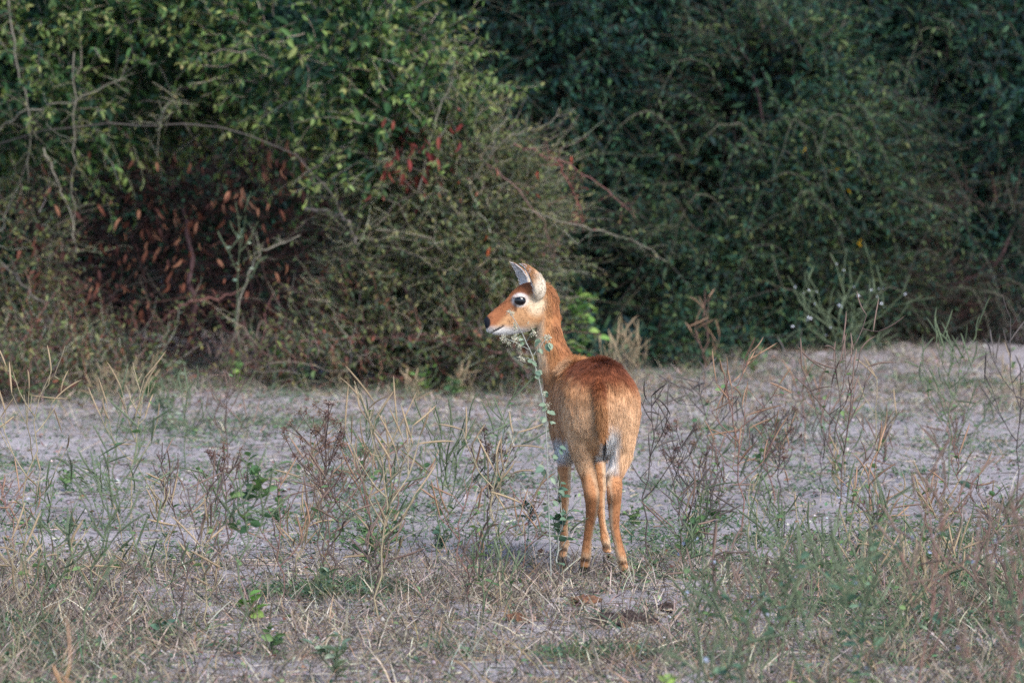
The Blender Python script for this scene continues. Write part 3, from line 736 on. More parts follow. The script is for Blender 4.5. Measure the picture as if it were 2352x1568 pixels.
pod_weed(2176, 1110, 330, 'green', 'bushy green weed thick with pods on the far side of the track', lean=.02, npod=40, nbr=10, spread=1.0, nleaf=20)
pod_weed(2336, 1160, 360, 'dark', 'dark-stemmed weed with brownish pods at the edge of the track', lean=-.05, npod=22)
pod_weed(2011, 1138, 290, 'tan', 'straight single tan stalk with a few upright pods', npod=6, nbr=2, twist=.006)
pod_weed(1930, 1236, 420, 'brown', 'tall brown weed with slender crossing pods and small leaves', lean=-.04, npod=30, nbr=9, nleaf=14)
# behind the antelope: straw stalks against the dark bush
pod_weed(1450, 900, 75, 'tan', 'clump of bare straw stalks against the dark bush behind the antelope', npod=26, nbr=9, start=.02, brlen=.9, spread=.55, upturn=1.0, leaf=None, podlen=.13)
pod_weed(1400, 905, 80, 'tan', 'thin straw stalks just behind the antelope rump', npod=16, nbr=7, start=.02, brlen=.9, spread=.5, upturn=1.0, leaf=None, podlen=.13)
pod_weed(1620, 905, 190, 'rust', 'rusty stalk with bent tip beside the deep green bush', npod=10, nbr=4, spread=.8, leaf=None)
for q in [(780, 900, 45), (950, 930, 50), (1060, 905, 45)]:
    pod_weed(*q, 'tan', 'short straw stalks in front of the tangled bush skirt', 'straw stalks at the foot of the tangled bush', npod=14, nbr=6, start=.05, brlen=.9, spread=.7, leaf=None, podlen=.09)
# leafy herb in mid air of a stalk
weed('leafy_weed', 'green leafy weed with dense top on a tall thin stalk', 'weed', None, at(545, 1487), hpx(1487, 430), S_green, leaf='green', nleaf=60, leafsize=.036, pods='green', npod=14, nbr=10, start=.55, brlen=.25, lean=(.06, 0))
weed('leafy_weed', 'spreading clump of small green leaves at the foot of the tallest straw weed', 'weed', None, at(850, 1300), hpx(1300, 70), S_green, leaf='green', nleaf=120, leafsize=.026, nbr=14, start=.1, brlen=1.7, spread=1.4, upturn=.1)
# dry seed-headed bushlet
weed('seed_head_weed', 'brown dry weed forking into a fan of tiny seed heads', 'weed', None, at(745, 1287), hpx(1287, 290), S_brown, seeds=SEED, nseed=70, nbr=12, start=.38, brlen=.62, spread=.85, upturn=.4, seedsize=.016, subs=4, r=.003)
weed('seed_head_weed', 'small brown seed-headed weed leaning by the leafy stalk', 'weed', None, at(520, 1250), hpx(1250, 210), S_brown, seeds=SEED, nseed=34, nbr=8, start=.4, brlen=.5, spread=.8, seedsize=.015, subs=3)
weed('seed_head_weed', 'brown seed-headed weed to the right of the antelope hooves', 'weed', None, at(1560, 1190), hpx(1190, 190), S_dark, seeds=SEED, nseed=40, nbr=9, start=.35, brlen=.55, spread=.9, seedsize=.015, subs=3)
weed('seed_head_weed', 'seed-headed weed with dark knobs on the right of the track', 'weed', None, at(1790, 1160), hpx(1160, 210), S_dark, seeds=SEED, nseed=34, nbr=9, start=.35, brlen=.55, spread=.9, seedsize=.015, subs=3)
weed('seed_head_weed', 'thin seed-headed weed with dark knobs beside the straw weed', 'weed', None, at(1120, 1250), hpx(1250, 230), S_brown, seeds=SEED, nseed=30, nbr=8, start=.35, brlen=.5, spread=.8, seedsize=.015, subs=3)

# -- the pale weed with woolly heads right in front of the neck, traced along its real stalk
def woolly():
    Y = -.28
    b = PT(1266, 1336, Y); loc = np.array([b[0], Y, float(gz(b[0], Y)) - .004])
    root = tag(empty('woolly_weed', loc), 'tall pale weed with woolly white heads reaching up to the antelope face', 'weed')
    mains = [[(1266, 1336), (1261, 1210), (1258, 1107), (1257, 1000), (1252, 940), (1241, 880), (1229, 828), (1216, 803), (1207, 782), (1196, 757), (1182, 733), (1171, 716)],
             [(1216, 803), (1200, 795), (1184, 786), (1166, 779), (1152, 774)], [(1208, 785), (1215, 775), (1222, 764)], [(1232, 834), (1224, 826), (1210, 822), (1196, 821)], [(1226, 815), (1240, 795), (1253, 780)]]
    g = Geo(); lines = []
    for k, mn in enumerate(mains):
        q = np.array([PT(u, v, Y + .012 * math.sin(i * 1.7 + k)) for i, (u, v) in enumerate(mn)]) - loc
        q = path(q, 18, .0008); lines.append(q)
        r = .0024 if k == 0 else .0013
        tubes(g, q[None], np.linspace(r, r * .5, 18)[None], 5, S_grey)
    link('stem', g.mesh('stem', M_stem), root)
    heads = [(1171, 716, .014), (1176, 719, .012), (1183, 745, .010), (1184, 753, .013), (1187, 774, .015), (1180, 779, .016), (1192, 781, .013), (1152, 776, .012), (1160, 781, .012), (1168, 788, .012), (1158, 772, .011), (1224, 764, .017), (1255, 778, .018), (1261, 775, .014), (1196, 821, .013), (1201, 826, .012), (1192, 795, .012), (1213, 741, .006), (1233, 853, .010), (1250, 905, .010), (1258, 930, .012)]
    for u, v, s_ in heads:
        p = PT(u, v, Y + rng.normal(0, .012)) - loc
        link('seed_head', WOOL[rng.integers(2)], root, mat=orient(p, UP, s_ * .85))
    lv = [(1205, 783, .02, -1), (1242, 783, .022, -1), (1256, 788, .026, .3), (1213, 828, .02, 1), (1222, 830, .02, 1), (1237, 800, .018, 1), (1232, 850, .02, 1), (1238, 862, .02, -1), (1250, 900, .022, 1), (1255, 930, .022, -1), (1258, 945, .024, 1), (1254, 960, .02, -1), (1262, 968, .02, 1),
          (1285, 1030, .024, 1), (1278, 1045, .026, -.3), (1250, 1070, .03, -1), (1246, 1085, .026, .5), (1262, 1100, .02, 1), (1283, 1120, .024, 1), (1270, 1150, .02, 1), (1258, 1160, .022, -1)]
    for u, v, s_, sd in lv:
        for _ in range(2):
            p = PT(u + rng.normal(0, 2), v + rng.normal(0, 3), Y + rng.normal(0, .01)) - loc
            d = np.array([sd * rng.uniform(.3, 1), rng.normal(-.3, .4), rng.uniform(-.9, .2)])
            leaf_object('leaf', HERBLEAF['grey'][rng.integers(3)], root, np.zeros(3), p, d, np.array([rng.normal(0, .5), -.8, .7]), s_ * rng.uniform(.8, 1.3), s_ * .8)
    return root
woolly()
weed('leafy_weed', 'grey-green leafy weed in front of the antelope foreleg', 'weed', None, at(1283, 1322), hpx(1322, 200), S_grey, leaf='blue', nleaf=46, leafsize=.030, nbr=8, start=.35, brlen=.32, spread=1.0, pods='green', npod=3, lean=(.01, 0))
weed('leafy_weed', 'small tuft of green leaves on a stalk left of the antelope foreleg', 'weed', None, at(1212, 1265), hpx(1265, 120), S_grey, leaf='blue', nleaf=34, leafsize=.026, nbr=7, start=.6, brlen=.3, spread=1.0)

# -- leafy herbs
HERBS = [(575, 1420, 55, 'bright', .050, 9, 'short herb with broad yellow-green leaves in front of the leafy stalk'), (622, 1490, 45, 'green', .035, 16, 'low dark green herb at the base of the leafy stalk'),
         (370, 1470, 50, 'blue', .040, 12, 'small bluish-leaved herb among straw below the kinked stalk'), (772, 1555, 80, 'grey', .032, 40, 'bushy blue-green herb on the bare soil below the fork-stemmed weed'),
         (742, 1365, 60, 'grey', .030, 26, 'grey-green leafy herb between the tall weeds'), (1636, 1185, 40, 'green', .028, 30, 'bright small herb on the track right of the antelope'),
         (1456, 1195, 34, 'green', .026, 30, 'small green herb just behind the antelope hind hooves'), (1591, 1240, 50, 'green', .030, 34, 'leafy green herb among straw right of the antelope'),
         (1010, 1260, 40, 'blue', .030, 26, 'dark green herb on the litter left of the antelope'), (830, 1050, 30, 'green', .026, 22, 'low green herb on the bare track behind the seed-headed weed'),
         (640, 1185, 40, 'green', .026, 40, 'green grassy herb on the track behind the leafy stalk'), (150, 1120, 36, 'green', .026, 30, 'flat green herb on the track before the tangled bush'),
         (1860, 880, 36, 'green', .03, 24, 'green herb at the foot of the white-flowered weed'), (1730, 860, 40, 'green', .034, 30, 'green herb at the foot of the olive bush')]
for u, v, px, lf_, ls, nl, lab in HERBS:
    weed('leafy_herb', lab, 'herb', 'low leafy herbs', at(u, v), hpx(v, px), S_green, leaf=lf_, nleaf=nl, leafsize=ls, nbr=7, start=.1, brlen=.9, spread=1.1, leaf_low=.4)
weed('leafy_herb', 'bright green leafy sapling behind the antelope neck', 'herb', None, at(1340, 880), hpx(880, 185), S_green, leaf='bright', nleaf=70, leafsize=.060, nbr=10, start=.25, brlen=.4, spread=.8, leaf_low=.3)
for u, v, px in [(540, 905, 60), (640, 880, 70), (350, 900, 60)]:
    weed('leafy_herb', 'green herb growing at the foot of the tangled bush', 'herb', 'herbs at the foot of the tangled bush', at(u, v), hpx(v, px), S_green, leaf='bright' if u > 500 else 'green', nleaf=24, leafsize=.045, nbr=6, start=.1, brlen=.8, spread=.8, leaf_low=.4)
weed('leafy_herb', 'feathery pale green shoots on the bank before the tangled bush', 'herb', None, at(375, 975), hpx(975, 60), S_green, leaf='grey', nleaf=70, leafsize=.026, pods='green', npod=14, nbr=9, start=.05, brlen=1.0, spread=.9)
weed('pod_weed', 'slim green shoot with a feathery top against the dark hollow', 'weed', None, at(548, 905), hpx(905, 410), S_green, leaf='grey', nleaf=30, leafsize=.022, pods='green', npod=8, nbr=6, start=.55, brlen=.25, r=.003)

# ragged fringe where the tangled bush meets the soil
for k in range(16):
    u = 20 + 1200 * ((k * .618) % 1); v = rng.uniform(880, 945 if u < 450 else 915)
    if k % 2:
        weed('leafy_herb', 'low green leafy herb fringing the tangled bush on the soil edge', 'herb', 'herbs fringing the tangled bush', at(u, v), hpx(v, rng.uniform(35, 80)), S_green, leaf=['green', 'grey', 'bright'][k % 3], nleaf=34, leafsize=.034, nbr=8, start=.1, brlen=.9, spread=1.0, leaf_low=.4)
    else:
        weed('dry_weed', 'dry branching straw weed fringing the tangled bush on the soil edge', 'weed', 'dry weeds fringing the tangled bush', at(u, v), hpx(v, rng.uniform(60, 130)), S_tan if k % 4 else S_brown, pods='tan' if k % 4 else 'brown', npod=9, podlen=.08, nbr=9, start=.05, brlen=.8, spread=.8, r=.0022, subs=3)
# -- the rest: many look-alike weeds, told apart only by where they stand
ZONES = [('pod_weed', 'slender podded weed on the soil left of the antelope', 'weeds left of the antelope', 36, (10, 1230), (1010, 1440), ['tan', 'green', 'brown', 'green', 'rust'], (120, 290)),
         ('pod_weed', 'wiry podded weed on the sandy track right of the antelope', 'weeds right of the antelope', 34, (1500, 2345), (960, 1300), ['dark', 'brown', 'rust', 'green', 'tan'], (90, 205)),
         ('pod_weed', 'green podded weed in the thick grass right of the antelope', 'weeds in the thick grass', 24, (1560, 2345), (1310, 1560), ['green', 'green', 'green', 'brown', 'tan'], (130, 280))]
for nm, lab, grp, n, ur, vr, pods, hr in ZONES:
    for k in range(n):
        u, v = ur[0] + (ur[1] - ur[0]) * ((k * .618 + rng.uniform(0, .1)) % 1), vr[0] + (vr[1] - vr[0]) * rng.random() ** .6
        pd = pods[k % len(pods)]
        pod_weed(u, v, rng.uniform(*hr), pd, f"{lab}, {({'dark': 'blackish', 'rust': 'rusty'}).get(pd, pd)} pods", grp + ' with ' + pd + ' pods', lean=rng.normal(0, .12), npod=int(rng.integers(4, 13)), nbr=int(rng.integers(4, 9)), nleaf=int(rng.integers(4, 14)), spread=rng.uniform(.6, 1.05), upturn=rng.uniform(.1, .9), twist=.03, r=rng.uniform(.0022, .0033),
                 flower='lilac' if 'thick' in grp and k % 3 == 0 else None, nflower=5)
for k in range(10):
    pod_weed(rng.uniform(1480, 2300), rng.uniform(1230, 1330), rng.uniform(90, 200), 'tan', 'single dry upright stalk in the straw right of the antelope', 'single dry stalks', npod=1, nbr=1, leaf=None, lean=rng.normal(0, .06), podlen=.05, twist=.01)
# close to the viewer, softly out of focus
for k, (x, y, h, pd, c) in enumerate([(1.15, -4.6, .52, 'green', 0), (.72, -4.2, .42, 'green', 0), (.98, -3.7, .55, 'brown', 0), (.45, -4.4, .36, 'green', 0), (1.02, -5.2, .62, 'brown', 0), (.86, -3.2, .45, 'green', 0), (.62, -3.3, .40, 'green', 0)]):
    weed('pod_weed', 'tall blue-flowered weed with long %s pods beyond the edge of the thick grass' % pd, 'weed', 'blue-flowered weeds with %s pods' % pd, (x, y), h, S_green if pd == 'green' else S_red, pods=pd, npod=26, podlen=.12, leaf='blue', nleaf=26, leafsize=.03, flower='lilac', nflower=3, lean=(.12 * h, 0), nbr=9, spread=.9, r=.003)
for k, (x, y, h) in enumerate([(.36, -4.6, .24), (.62, -4.9, .25), (.78, -4.7, .22), (.12, -4.5, .2), (-.95, -4.6, .2)]):
    weed('leafy_herb', 'yellow-green leafy herb close in front, soft and blurred', 'herb', 'blurred front herbs', (x, y), h, S_green, leaf='bright', nleaf=46, leafsize=.03, nbr=8, start=.2, brlen=.5, spread=.9)
weed('pod_weed', 'two blurred rusty stalks close in front of the bleached grass', 'weed', None, (-.99, -4.9, 0), .33, lin(176, 132, 92), pods='rust', npod=4, nbr=2, leaf=None, r=.004, lean=(.05, 0))
# yellow flowers in the olive bush
ob = [o for o in COL.objects if o.get('label', '').startswith('lighter olive')][0]
for u, v in [(1825, 345), (1850, 345), (1922, 392), (1975, 560), (1974, 553), (1948, 440)]:
    p = PT(u, v, 10.75) - np.array(ob.location)
    link('flower', FLOWER['yellow'], ob, mat=orient(p, np.array([0, -1, .3]), .022))

# ================================================================== DUNG
def lump(u, v, r, flat, cols, label, n=900, seed=0):
    loc = GR(u, v); loc[2] = float(gz(loc[0], loc[1])) + .006
    k = np.arange(n) + .5; ph = np.arccos(1 - 2 * k / n); th = np.pi * (1 + 5 ** .5) * k
    D = np.stack([np.cos(th) * np.sin(ph), np.sin(th) * np.sin(ph), np.cos(ph)], -1)
    nu, nv = 64, 28
    a = np.linspace(0, 2 * np.pi, nu, endpoint=False); b = np.linspace(0, np.pi, nv)
    A, B = np.meshgrid(a, b); D = np.stack([np.cos(A) * np.sin(B), np.sin(A) * np.sin(B), np.cos(B)], -1).reshape(-1, 3)
    rr = r * (1 + .35 * noise(D, 1.6, seed) + .28 * noise(D, 4, seed + 1) + .16 * noise(D, 9, seed + 2))
    V = D * rr[:, None] * np.array([1, .8, flat]); V[:, 2] = np.maximum(V[:, 2], -.01)
    i, j = np.meshgrid(np.arange(nv - 1), np.arange(nu), indexing='ij')
    F = np.stack([i * nu + j, (i + 1) * nu + j, (i + 1) * nu + (j + 1) % nu, i * nu + (j + 1) % nu], -1).reshape(-1, 4)
    c = palette(len(V), cols, [1] * len(cols), .2); c = c * (1 + .4 * noise(V, 40, 5))[:, None]
    g = Geo(); g.add(V, f4=F, c=np.clip(c, .005, 1))
    tag(link('dung_clod', g.mesh('dung_clod', M_dung), loc=tuple(loc)), label, 'dung', 'old dung clods')
DK = [lin(66, 54, 50), lin(50, 42, 41)]; RD = [lin(110, 78, 58), lin(88, 64, 52)]
for k, (u, v, r) in enumerate([(1455, 1420, .042), (1425, 1426, .032), (1482, 1412, .030), (1400, 1412, .036), (1375, 1420, .024), (1440, 1402, .026), (1500, 1424, .022)]):
    lump(u, v, r, .6, DK, 'dark crumbled dung clod in the straw in front of the antelope', seed=20 + 3 * k)
lump(1345, 1372, .045, .4, RD, 'reddish-brown crumbly clod just in front of the hind hooves', seed=9)
lump(1530, 1385, .028, .5, DK, 'small dark clod lying apart from the dung heap', seed=13)
lump(1188, 1418, .03, .6, RD, 'small red-brown clod on the soil left of the dung', seed=17)

# ================================================================== ANTELOPE
TH = R(10.5); FW = np.array([-math.sin(TH), math.cos(TH), 0]); LT = np.array([-math.cos(TH), -math.sin(TH), 0])
HIP = np.array([PT(1380, 930, 0)[0], 0, 0])
body = Geo()
def loft(rings, cap=True):
    n = len(rings[0]); V = np.concatenate(rings); F = []
    for k in range(len(rings) - 1):
        for j in range(n): F.append((k * n + j, k * n + (j + 1) % n, (k + 1) * n + (j + 1) % n, (k + 1) * n + j))
    c0, c1 = len(V), len(V) + 1
    V = np.concatenate([V, [rings[0].mean(0)], [rings[-1].mean(0)]]); T = []
    for j in range(n): T += [(c0, (j + 1) % n, j), (c1, (len(rings) - 1) * n + j, (len(rings) - 1) * n + (j + 1) % n)]
    body.add(V, np.array(T), np.array(F))
AN = np.linspace(0, 2 * np.pi, 28, endpoint=False)
def ring(c, A, B, e=1.0):
    ca, sa = np.cos(AN), np.sin(AN)
    f = lambda x: np.sign(x) * np.abs(x) ** e
    return c + f(ca)[:, None] * A + f(sa)[:, None] * B
def smooth_rings(rings, m=4):
    """interpolate between key rings with a Catmull-Rom curve"""
    Rg = np.array(rings); K = len(Rg); out = []
    for k in range(K - 1):
        p0, p1, p2, p3 = Rg[max(k - 1, 0)], Rg[k], Rg[k + 1], Rg[min(k + 2, K - 1)]
        for i in range(m):
            t = i / m
            out.append(.5 * ((2 * p1) + (-p0 + p2) * t + (2 * p0 - 5 * p1 + 4 * p2 - p3) * t * t + (-p0 + 3 * p1 - 3 * p2 + p3) * t ** 3))
    out.append(Rg[-1]); return out
FURM = .006
# trunk: distance forward of the hip, top, bottom, half width
TR = [(-.135, .565, .47, .045), (-.115, .615, .42, .085), (-.07, .652, .385, .112), (-.01, .670, .365, .118), (.07, .672, .360, .110), (.15, .664, .362, .102), (.24, .655, .358, .098), (.33, .650, .345, .094), (.40, .648, .335, .088), (.47, .635, .345, .074), (.53, .58, .40, .045)]
rings = []
for a, zt, zb, hw in TR:
    c = HIP + FW * a; c = np.array([c[0], c[1], (zt + zb) / 2])
    rings.append(ring(c, LT * hw, UP * (zt - zb) / 2, .92))
loft(smooth_rings(rings))
def limb(keys):
    rings = []
    for u, v, y, rx, ry in keys:
        k = 1.32 if rx < .0195 else (1.12 if rx < .032 else 1.0)
        rings.append(ring(PT(u, v, y), np.array([rx * k, 0, 0]), np.array([0, ry * k, 0])))
    loft(smooth_rings(rings))
# hind legs: thigh, stifle, hock well behind, near-vertical shank
limb([(1352, 880, .03, .055, .10), (1343, 940, .01, .062, .118), (1338, 1000, .0, .046, .102), (1342, 1055, .0, .028, .07), (1351, 1095, -.03, .0185, .038), (1359, 1132, -.065, .0185, .027), (1360, 1162, -.06, .0155, .019), (1355, 1205, -.05, .0115, .0125), (1349, 1245, -.042, .0105, .011), (1346, 1272, -.038, .0125, .0145), (1344, 1290, -.028, .011, .013), (1343, 1303, -.02, .013, .016)])
limb([(1412, 880, .03, .050, .10), (1422, 940, .0, .060, .118), (1428, 1000, -.01, .045, .102), (1423, 1055, -.02, .028, .07), (1412, 1095, -.07, .0185, .038), (1411, 1130, -.125, .018, .027), (1411, 1165, -.125, .0145, .019), (1411, 1207, -.125, .011, .0125), (1420, 1248, -.125, .0105, .011), (1426, 1275, -.125, .012, .0145), (1431, 1296, -.12, .011, .013), (1435, 1311, -.112, .013, .016)])
# forelegs
limb([(1300, 900, .42, .045, .085), (1293, 960, .40, .036, .072), (1294, 1010, .37, .027, .05), (1296, 1060, .33, .0205, .028), (1296, 1105, .30, .0155, .019), (1296, 1125, .295, .0155, .018), (1296, 1150, .29, .0115, .014), (1296, 1195, .285, .009, .0105), (1296, 1228, .28, .0095, .011), (1296, 1246, .278, .0115, .0135), (1294, 1265, .27, .010, .012), (1292, 1280, .262, .012, .015)])
limb([(1368, 900, .47, .045, .085), (1370, 960, .46, .034, .07), (1372, 1010, .44, .025, .045), (1374, 1060, .42, .0175, .026), (1378, 1105, .40, .0135, .018), (1379, 1125, .398, .0135, .017), (1379, 1150, .395, .0105, .013), (1382, 1190, .39, .0085, .010), (1387, 1222, .385, .009, .0105), (1390, 1238, .383, .011, .013), (1393, 1255, .378, .010, .012), (1396, 1269, .37, .012, .015)])
# shoulder blade masses
for sgn, u, in ((1, 1288), (-1, 1350)):
    limb([(u + 14, 850, .44, .03, .05), (u + 4, 890, .43, .045, .085), (u, 930, .42, .046, .09), (u, 970, .41, .038, .075), (u + 2, 1010, .39, .024, .04)])
# neck
limb([(1300, 930, .45, .060, .07), (1293, 880, .455, .062, .085), (1276, 828, .475, .056, .070), (1264, 790, .488, .046, .054), (1261, 750, .497, .038, .045), (1260, 712, .503, .0345, .041), (1256, 682, .505, .034, .038), (1247, 662, .505, .026, .032), (1240, 652, .505, .012, .018)])
# head: top and bottom of the profile, half width; turned a little towards the viewer
YAW = math.tan(R(11))
HD = [((1111, 736), (1117, 757), .010), ((1114, 729), (1122, 764), .0165), ((1125, 719), (1138, 770), .0195), ((1140, 706), (1158, 771), .0215), ((1160, 688), (1186, 768), .029), ((1176, 670), (1209, 764), .039), ((1190, 656), (1228, 754), .0435), ((1207, 648), (1246, 742), .042), ((1226, 647), (1262, 722), .036), ((1243, 655), (1270, 705), .022)]
rings = []
for (ut, vt), (ub, vb), hw in HD:
    y = .505 - YAW * (1250 - (ut + ub) / 2) * .00143
    a, b = PT(ut, vt, y), PT(ub, vb, y); c = (a + b) / 2; c = c + nrm(b - a) * 0.0
    rings.append(ring(c, (a - b) / 2 * .97, np.array([-.19, .98, 0]) * hw, .95))
loft(smooth_rings(rings))
HEADY = lambda u: .505 - YAW * (1250 - u) * .00143
# brow ridge over the eyes
for sg in (-1, 1):
    c = PT(1192, 681, HEADY(1192) + sg * .034)
    rings = [ring(c + np.array([d, 0, .002 * math.cos(d * 90)]), np.array([0, r_, 0]), np.array([0, 0, r_])) for d, r_ in ((-.024, .003), (-.012, .009), (0, .011), (.012, .009), (.024, .003))]
    loft(rings)
me0 = body.mesh('raw', M_stem)
tmp = link('raw', me0)
md = tmp.modifiers.new('r', 'REMESH'); md.mode = 'VOXEL'; md.voxel_size = .0042; md.use_smooth_shade = True
ms = tmp.modifiers.new('s', 'SMOOTH'); ms.factor = .5; ms.iterations = 7
dg = bpy.context.evaluated_depsgraph_get()
me = bpy.data.meshes.new_from_object(tmp.evaluated_get(dg))
bpy.data.objects.remove(tmp)

def getv(me):
    a = np.zeros(len(me.vertices) * 3, np.float32); me.vertices.foreach_get('co', a); return a.reshape(-1, 3).astype(float)
def uvd(p):
    """elevation-view coordinates of a point (for laying the coat pattern out along the body)"""
    u, v = in_frame(p); return u, v
def seg_d(u, v, a, b):
    ax, ay = a; bx, by = b; dx, dy = bx - ax, by - ay
    t = np.clip(((u - ax) * dx + (v - ay) * dy) / (dx * dx + dy * dy), 0, 1)
    return np.hypot(u - ax - t * dx, v - ay - t * dy)
K_tan, K_orange, K_rust, K_dark, K_white, K_cream, K_leg, K_black = lin(208, 166, 128), lin(172, 120, 78), lin(126, 72, 44), lin(98, 54, 35), lin(222, 218, 214), lin(206, 184, 154), lin(170, 120, 82), lin(26, 24, 26)
def mixc(c, k, w): return c + (k - c) * np.clip(w, 0, 1)[:, None]
def coat(p, nrmv):
    u, v = uvd(p); n = len(p)
    a = (p - HIP) @ FW; s = (p - HIP) @ LT; z = p[:, 2]
    c = np.tile(K_tan, (n, 1))
    j = .5 * noise(p, 14, 91) + .5 * noise(p, 40, 92)
    # trunk: orange flank, rusty dark saddle
    c = mixc(c, K_orange, sstep(.06, .22, a + .03 * j) * .75)
    c = mixc(c, K_orange, sstep(.50, .60, z + .02 * j) * .8)
    c = mixc(c, K_rust, sstep(.575, .635, z + .022 * j - .25 * np.maximum(s - .05, 0) + .2 * np.maximum(-s, 0)) * sstep(.36, .2, a))
    c = mixc(c, K_dark, sstep(.612, .655, z + .012 * j) * sstep(.30, .16, a) * .85)
    # right edge of the rump stays rusty, strip down to the tail
    c = mixc(c, K_rust, sstep(-.09, -.12, s) * sstep(.36, .5, z) * .55)
    # belly and inner thighs white
    c = mixc(c, K_white, sstep(.425, .385, z + .012 * j) * (np.abs(s) < .13) * sstep(.02, .08, a) * sstep(.42, .34, a) * (z > .31))
    inner = np.abs(s + .005 - .0 * a)
    c = mixc(c, K_white, sstep(.040, .016, inner + .008 * j) * sstep(.50, .44, z) * sstep(.30, .33, z) * (a < .12))
    # legs
    leg = sstep(.36, .30, z + .015 * j)
    c = mixc(c, K_leg, leg)
    legx = np.where(a > .15, np.where(s > 0, 1, -1), np.where(s > 0, 1, -1))
    c = mixc(c, K_rust, leg * sstep(.30, .20, z) * sstep(.06, .14, z) * .40 * (a < .15))
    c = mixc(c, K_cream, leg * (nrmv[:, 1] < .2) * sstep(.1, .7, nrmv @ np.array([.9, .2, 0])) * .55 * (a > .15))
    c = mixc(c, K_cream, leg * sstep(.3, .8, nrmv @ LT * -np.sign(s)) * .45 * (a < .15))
    c = mixc(c, K_cream, sstep(.075, .05, z) * sstep(.045, .055, z) * .5)
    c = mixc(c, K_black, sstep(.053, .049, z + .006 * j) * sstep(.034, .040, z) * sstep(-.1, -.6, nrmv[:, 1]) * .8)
    # neck
    nk = (a > .30) & (z > .58)
    nw = sstep(.60, .66, z) * nk
    c = mixc(c, K_orange, nw)
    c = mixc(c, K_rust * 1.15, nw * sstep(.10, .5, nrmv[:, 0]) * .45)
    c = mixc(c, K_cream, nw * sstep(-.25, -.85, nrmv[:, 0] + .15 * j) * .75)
    # head
    hd = nk & (v < 778) & (u < 1262 - .28 * np.maximum(v - 690, 0)) & (a > .2)
    h = hd.astype(float) * sstep(1262, 1244, u + .28 * np.maximum(v - 690, 0) + 4 * j)
    c = mixc(c, lin(184, 138, 98), h)
    face = sstep(8, -6, ((u - 1119) * .66 + (v - 733) * .75) - 22 + 4 * j)       # bridge of the nose and forehead
    c = mixc(c, K_rust * 1.1, h * face * .85)
    c = mixc(c, K_rust, h * sstep(20, 6, np.hypot((u - 1200) * .8, v - 656)) * .7)
    c = mixc(c, K_white, h * sstep(19, 12, np.hypot((u - 1195) * .78, v - 689) + 2.5 * j) * .62)             # eye ring
    c = mixc(c, K_cream, h * sstep(26, 10, np.hypot((u - 1236) * .7, (v - 700) * .75)) * .85)         # below the ear
    jaw = sstep(-9, 9, v - (748 + .04 * (u - 1120)) + 5 * j - 2)
    c = mixc(c, lin(198, 192, 186), h * jaw)
    c = mixc(c, K_cream, h * sstep(1195, 1235, u) * sstep(735, 755, v))
    c = mixc(c, K_dark * .6, h * sstep(6, 2, seg_d(u, v, (1183, 697), (1184, 712))) * .7)            # gland streak below the eye
    # dark nose pad and mouth line
    nose = sstep(14, 12, np.hypot(u - 1114, (v - 740) * .85))
    c = mixc(c, lin(22, 24, 30), hd * nose)
    c = mixc(c, lin(34, 32, 36), hd * sstep(3.0, 1.4, np.minimum(seg_d(u, v, (1127, 763), (1141, 757)), seg_d(u, v, (1141, 757), (1155, 749)))))
    bald = np.maximum(hd * nose, sstep(.045, .03, z))
    return np.clip(c, .003, .95), bald

co = getv(me)
nv_ = np.zeros(len(co) * 3, np.float32); me.vertices.foreach_get('normal', nv_); nv_ = nv_.reshape(-1, 3).astype(float)
# crease of the mouth and dip of the eye socket
u_, v_ = uvd(co)
mk = np.minimum(seg_d(u_, v_, (1127, 763), (1141, 757)), seg_d(u_, v_, (1141, 757), (1155, 749)))
co -= nv_ * (.0035 * sstep(4.5, 1, mk) * ((u_ < 1160) & (co[:, 1] > .35)))[:, None]
me.vertices.foreach_set('co', co.astype(np.float32).ravel())
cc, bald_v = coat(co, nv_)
at_ = me.attributes.new('Col', 'FLOAT_COLOR', 'POINT'); at_.data.foreach_set('color', np.concatenate([cc, np.ones((len(cc), 1))], 1).astype(np.float32).ravel())
me.polygons.foreach_set('use_smooth', np.ones(len(me.polygons), bool))
M_coat = col_material('coat', .75, .12, 0, .18, 160)
me.materials.clear(); me.materials.append(M_coat); me.name = 'body'; me.update()
aloc = HIP.copy(); 
me.transform(Matrix.Translation(Vector(-aloc)))
ant = tag(empty('antelope', aloc), 'young rust-coloured antelope standing with its head turned aside', 'antelope')
link('body', me, ant)

FURSETS = []      # (points, normals, colours, length, flow)
def sample_mesh(V, tri, n):
    A = V[tri[:, 0]]; B = V[tri[:, 1]]; C_ = V[tri[:, 2]]
    ar = np.linalg.norm(np.cross(B - A, C_ - A), axis=1) / 2
    k = rng.choice(len(tri), n, p=ar / ar.sum())
    r1 = np.sqrt(rng.random(n))[:, None]; r2 = rng.random(n)[:, None]
    return A[k] * (1 - r1) + B[k] * r1 * (1 - r2) + C_[k] * r1 * r2, nrm(np.cross(B[k] - A[k], C_[k] - A[k])), k, (1 - r1, r1 * (1 - r2), r1 * r2)
def tri_of(me):
    me.calc_loop_triangles(); t = np.zeros(len(me.loop_triangles) * 3, np.int32); me.loop_triangles.foreach_get('vertices', t); return t.reshape(-1, 3)
tri = tri_of(me)
NF = 150000
P0, N0, k_, bc = sample_mesh(co, tri, NF)
N0 = nrm(nv_[tri[k_, 0]] * bc[0] + nv_[tri[k_, 1]] * bc[1] + nv_[tri[k_, 2]] * bc[2])
C0 = cc[tri[k_, 0]] * bc[0] + cc[tri[k_, 1]] * bc[1] + cc[tri[k_, 2]] * bc[2]
bl = bald_v[tri[k_, 0]]
u0, v0 = uvd(P0); a0 = (P0 - HIP) @ FW
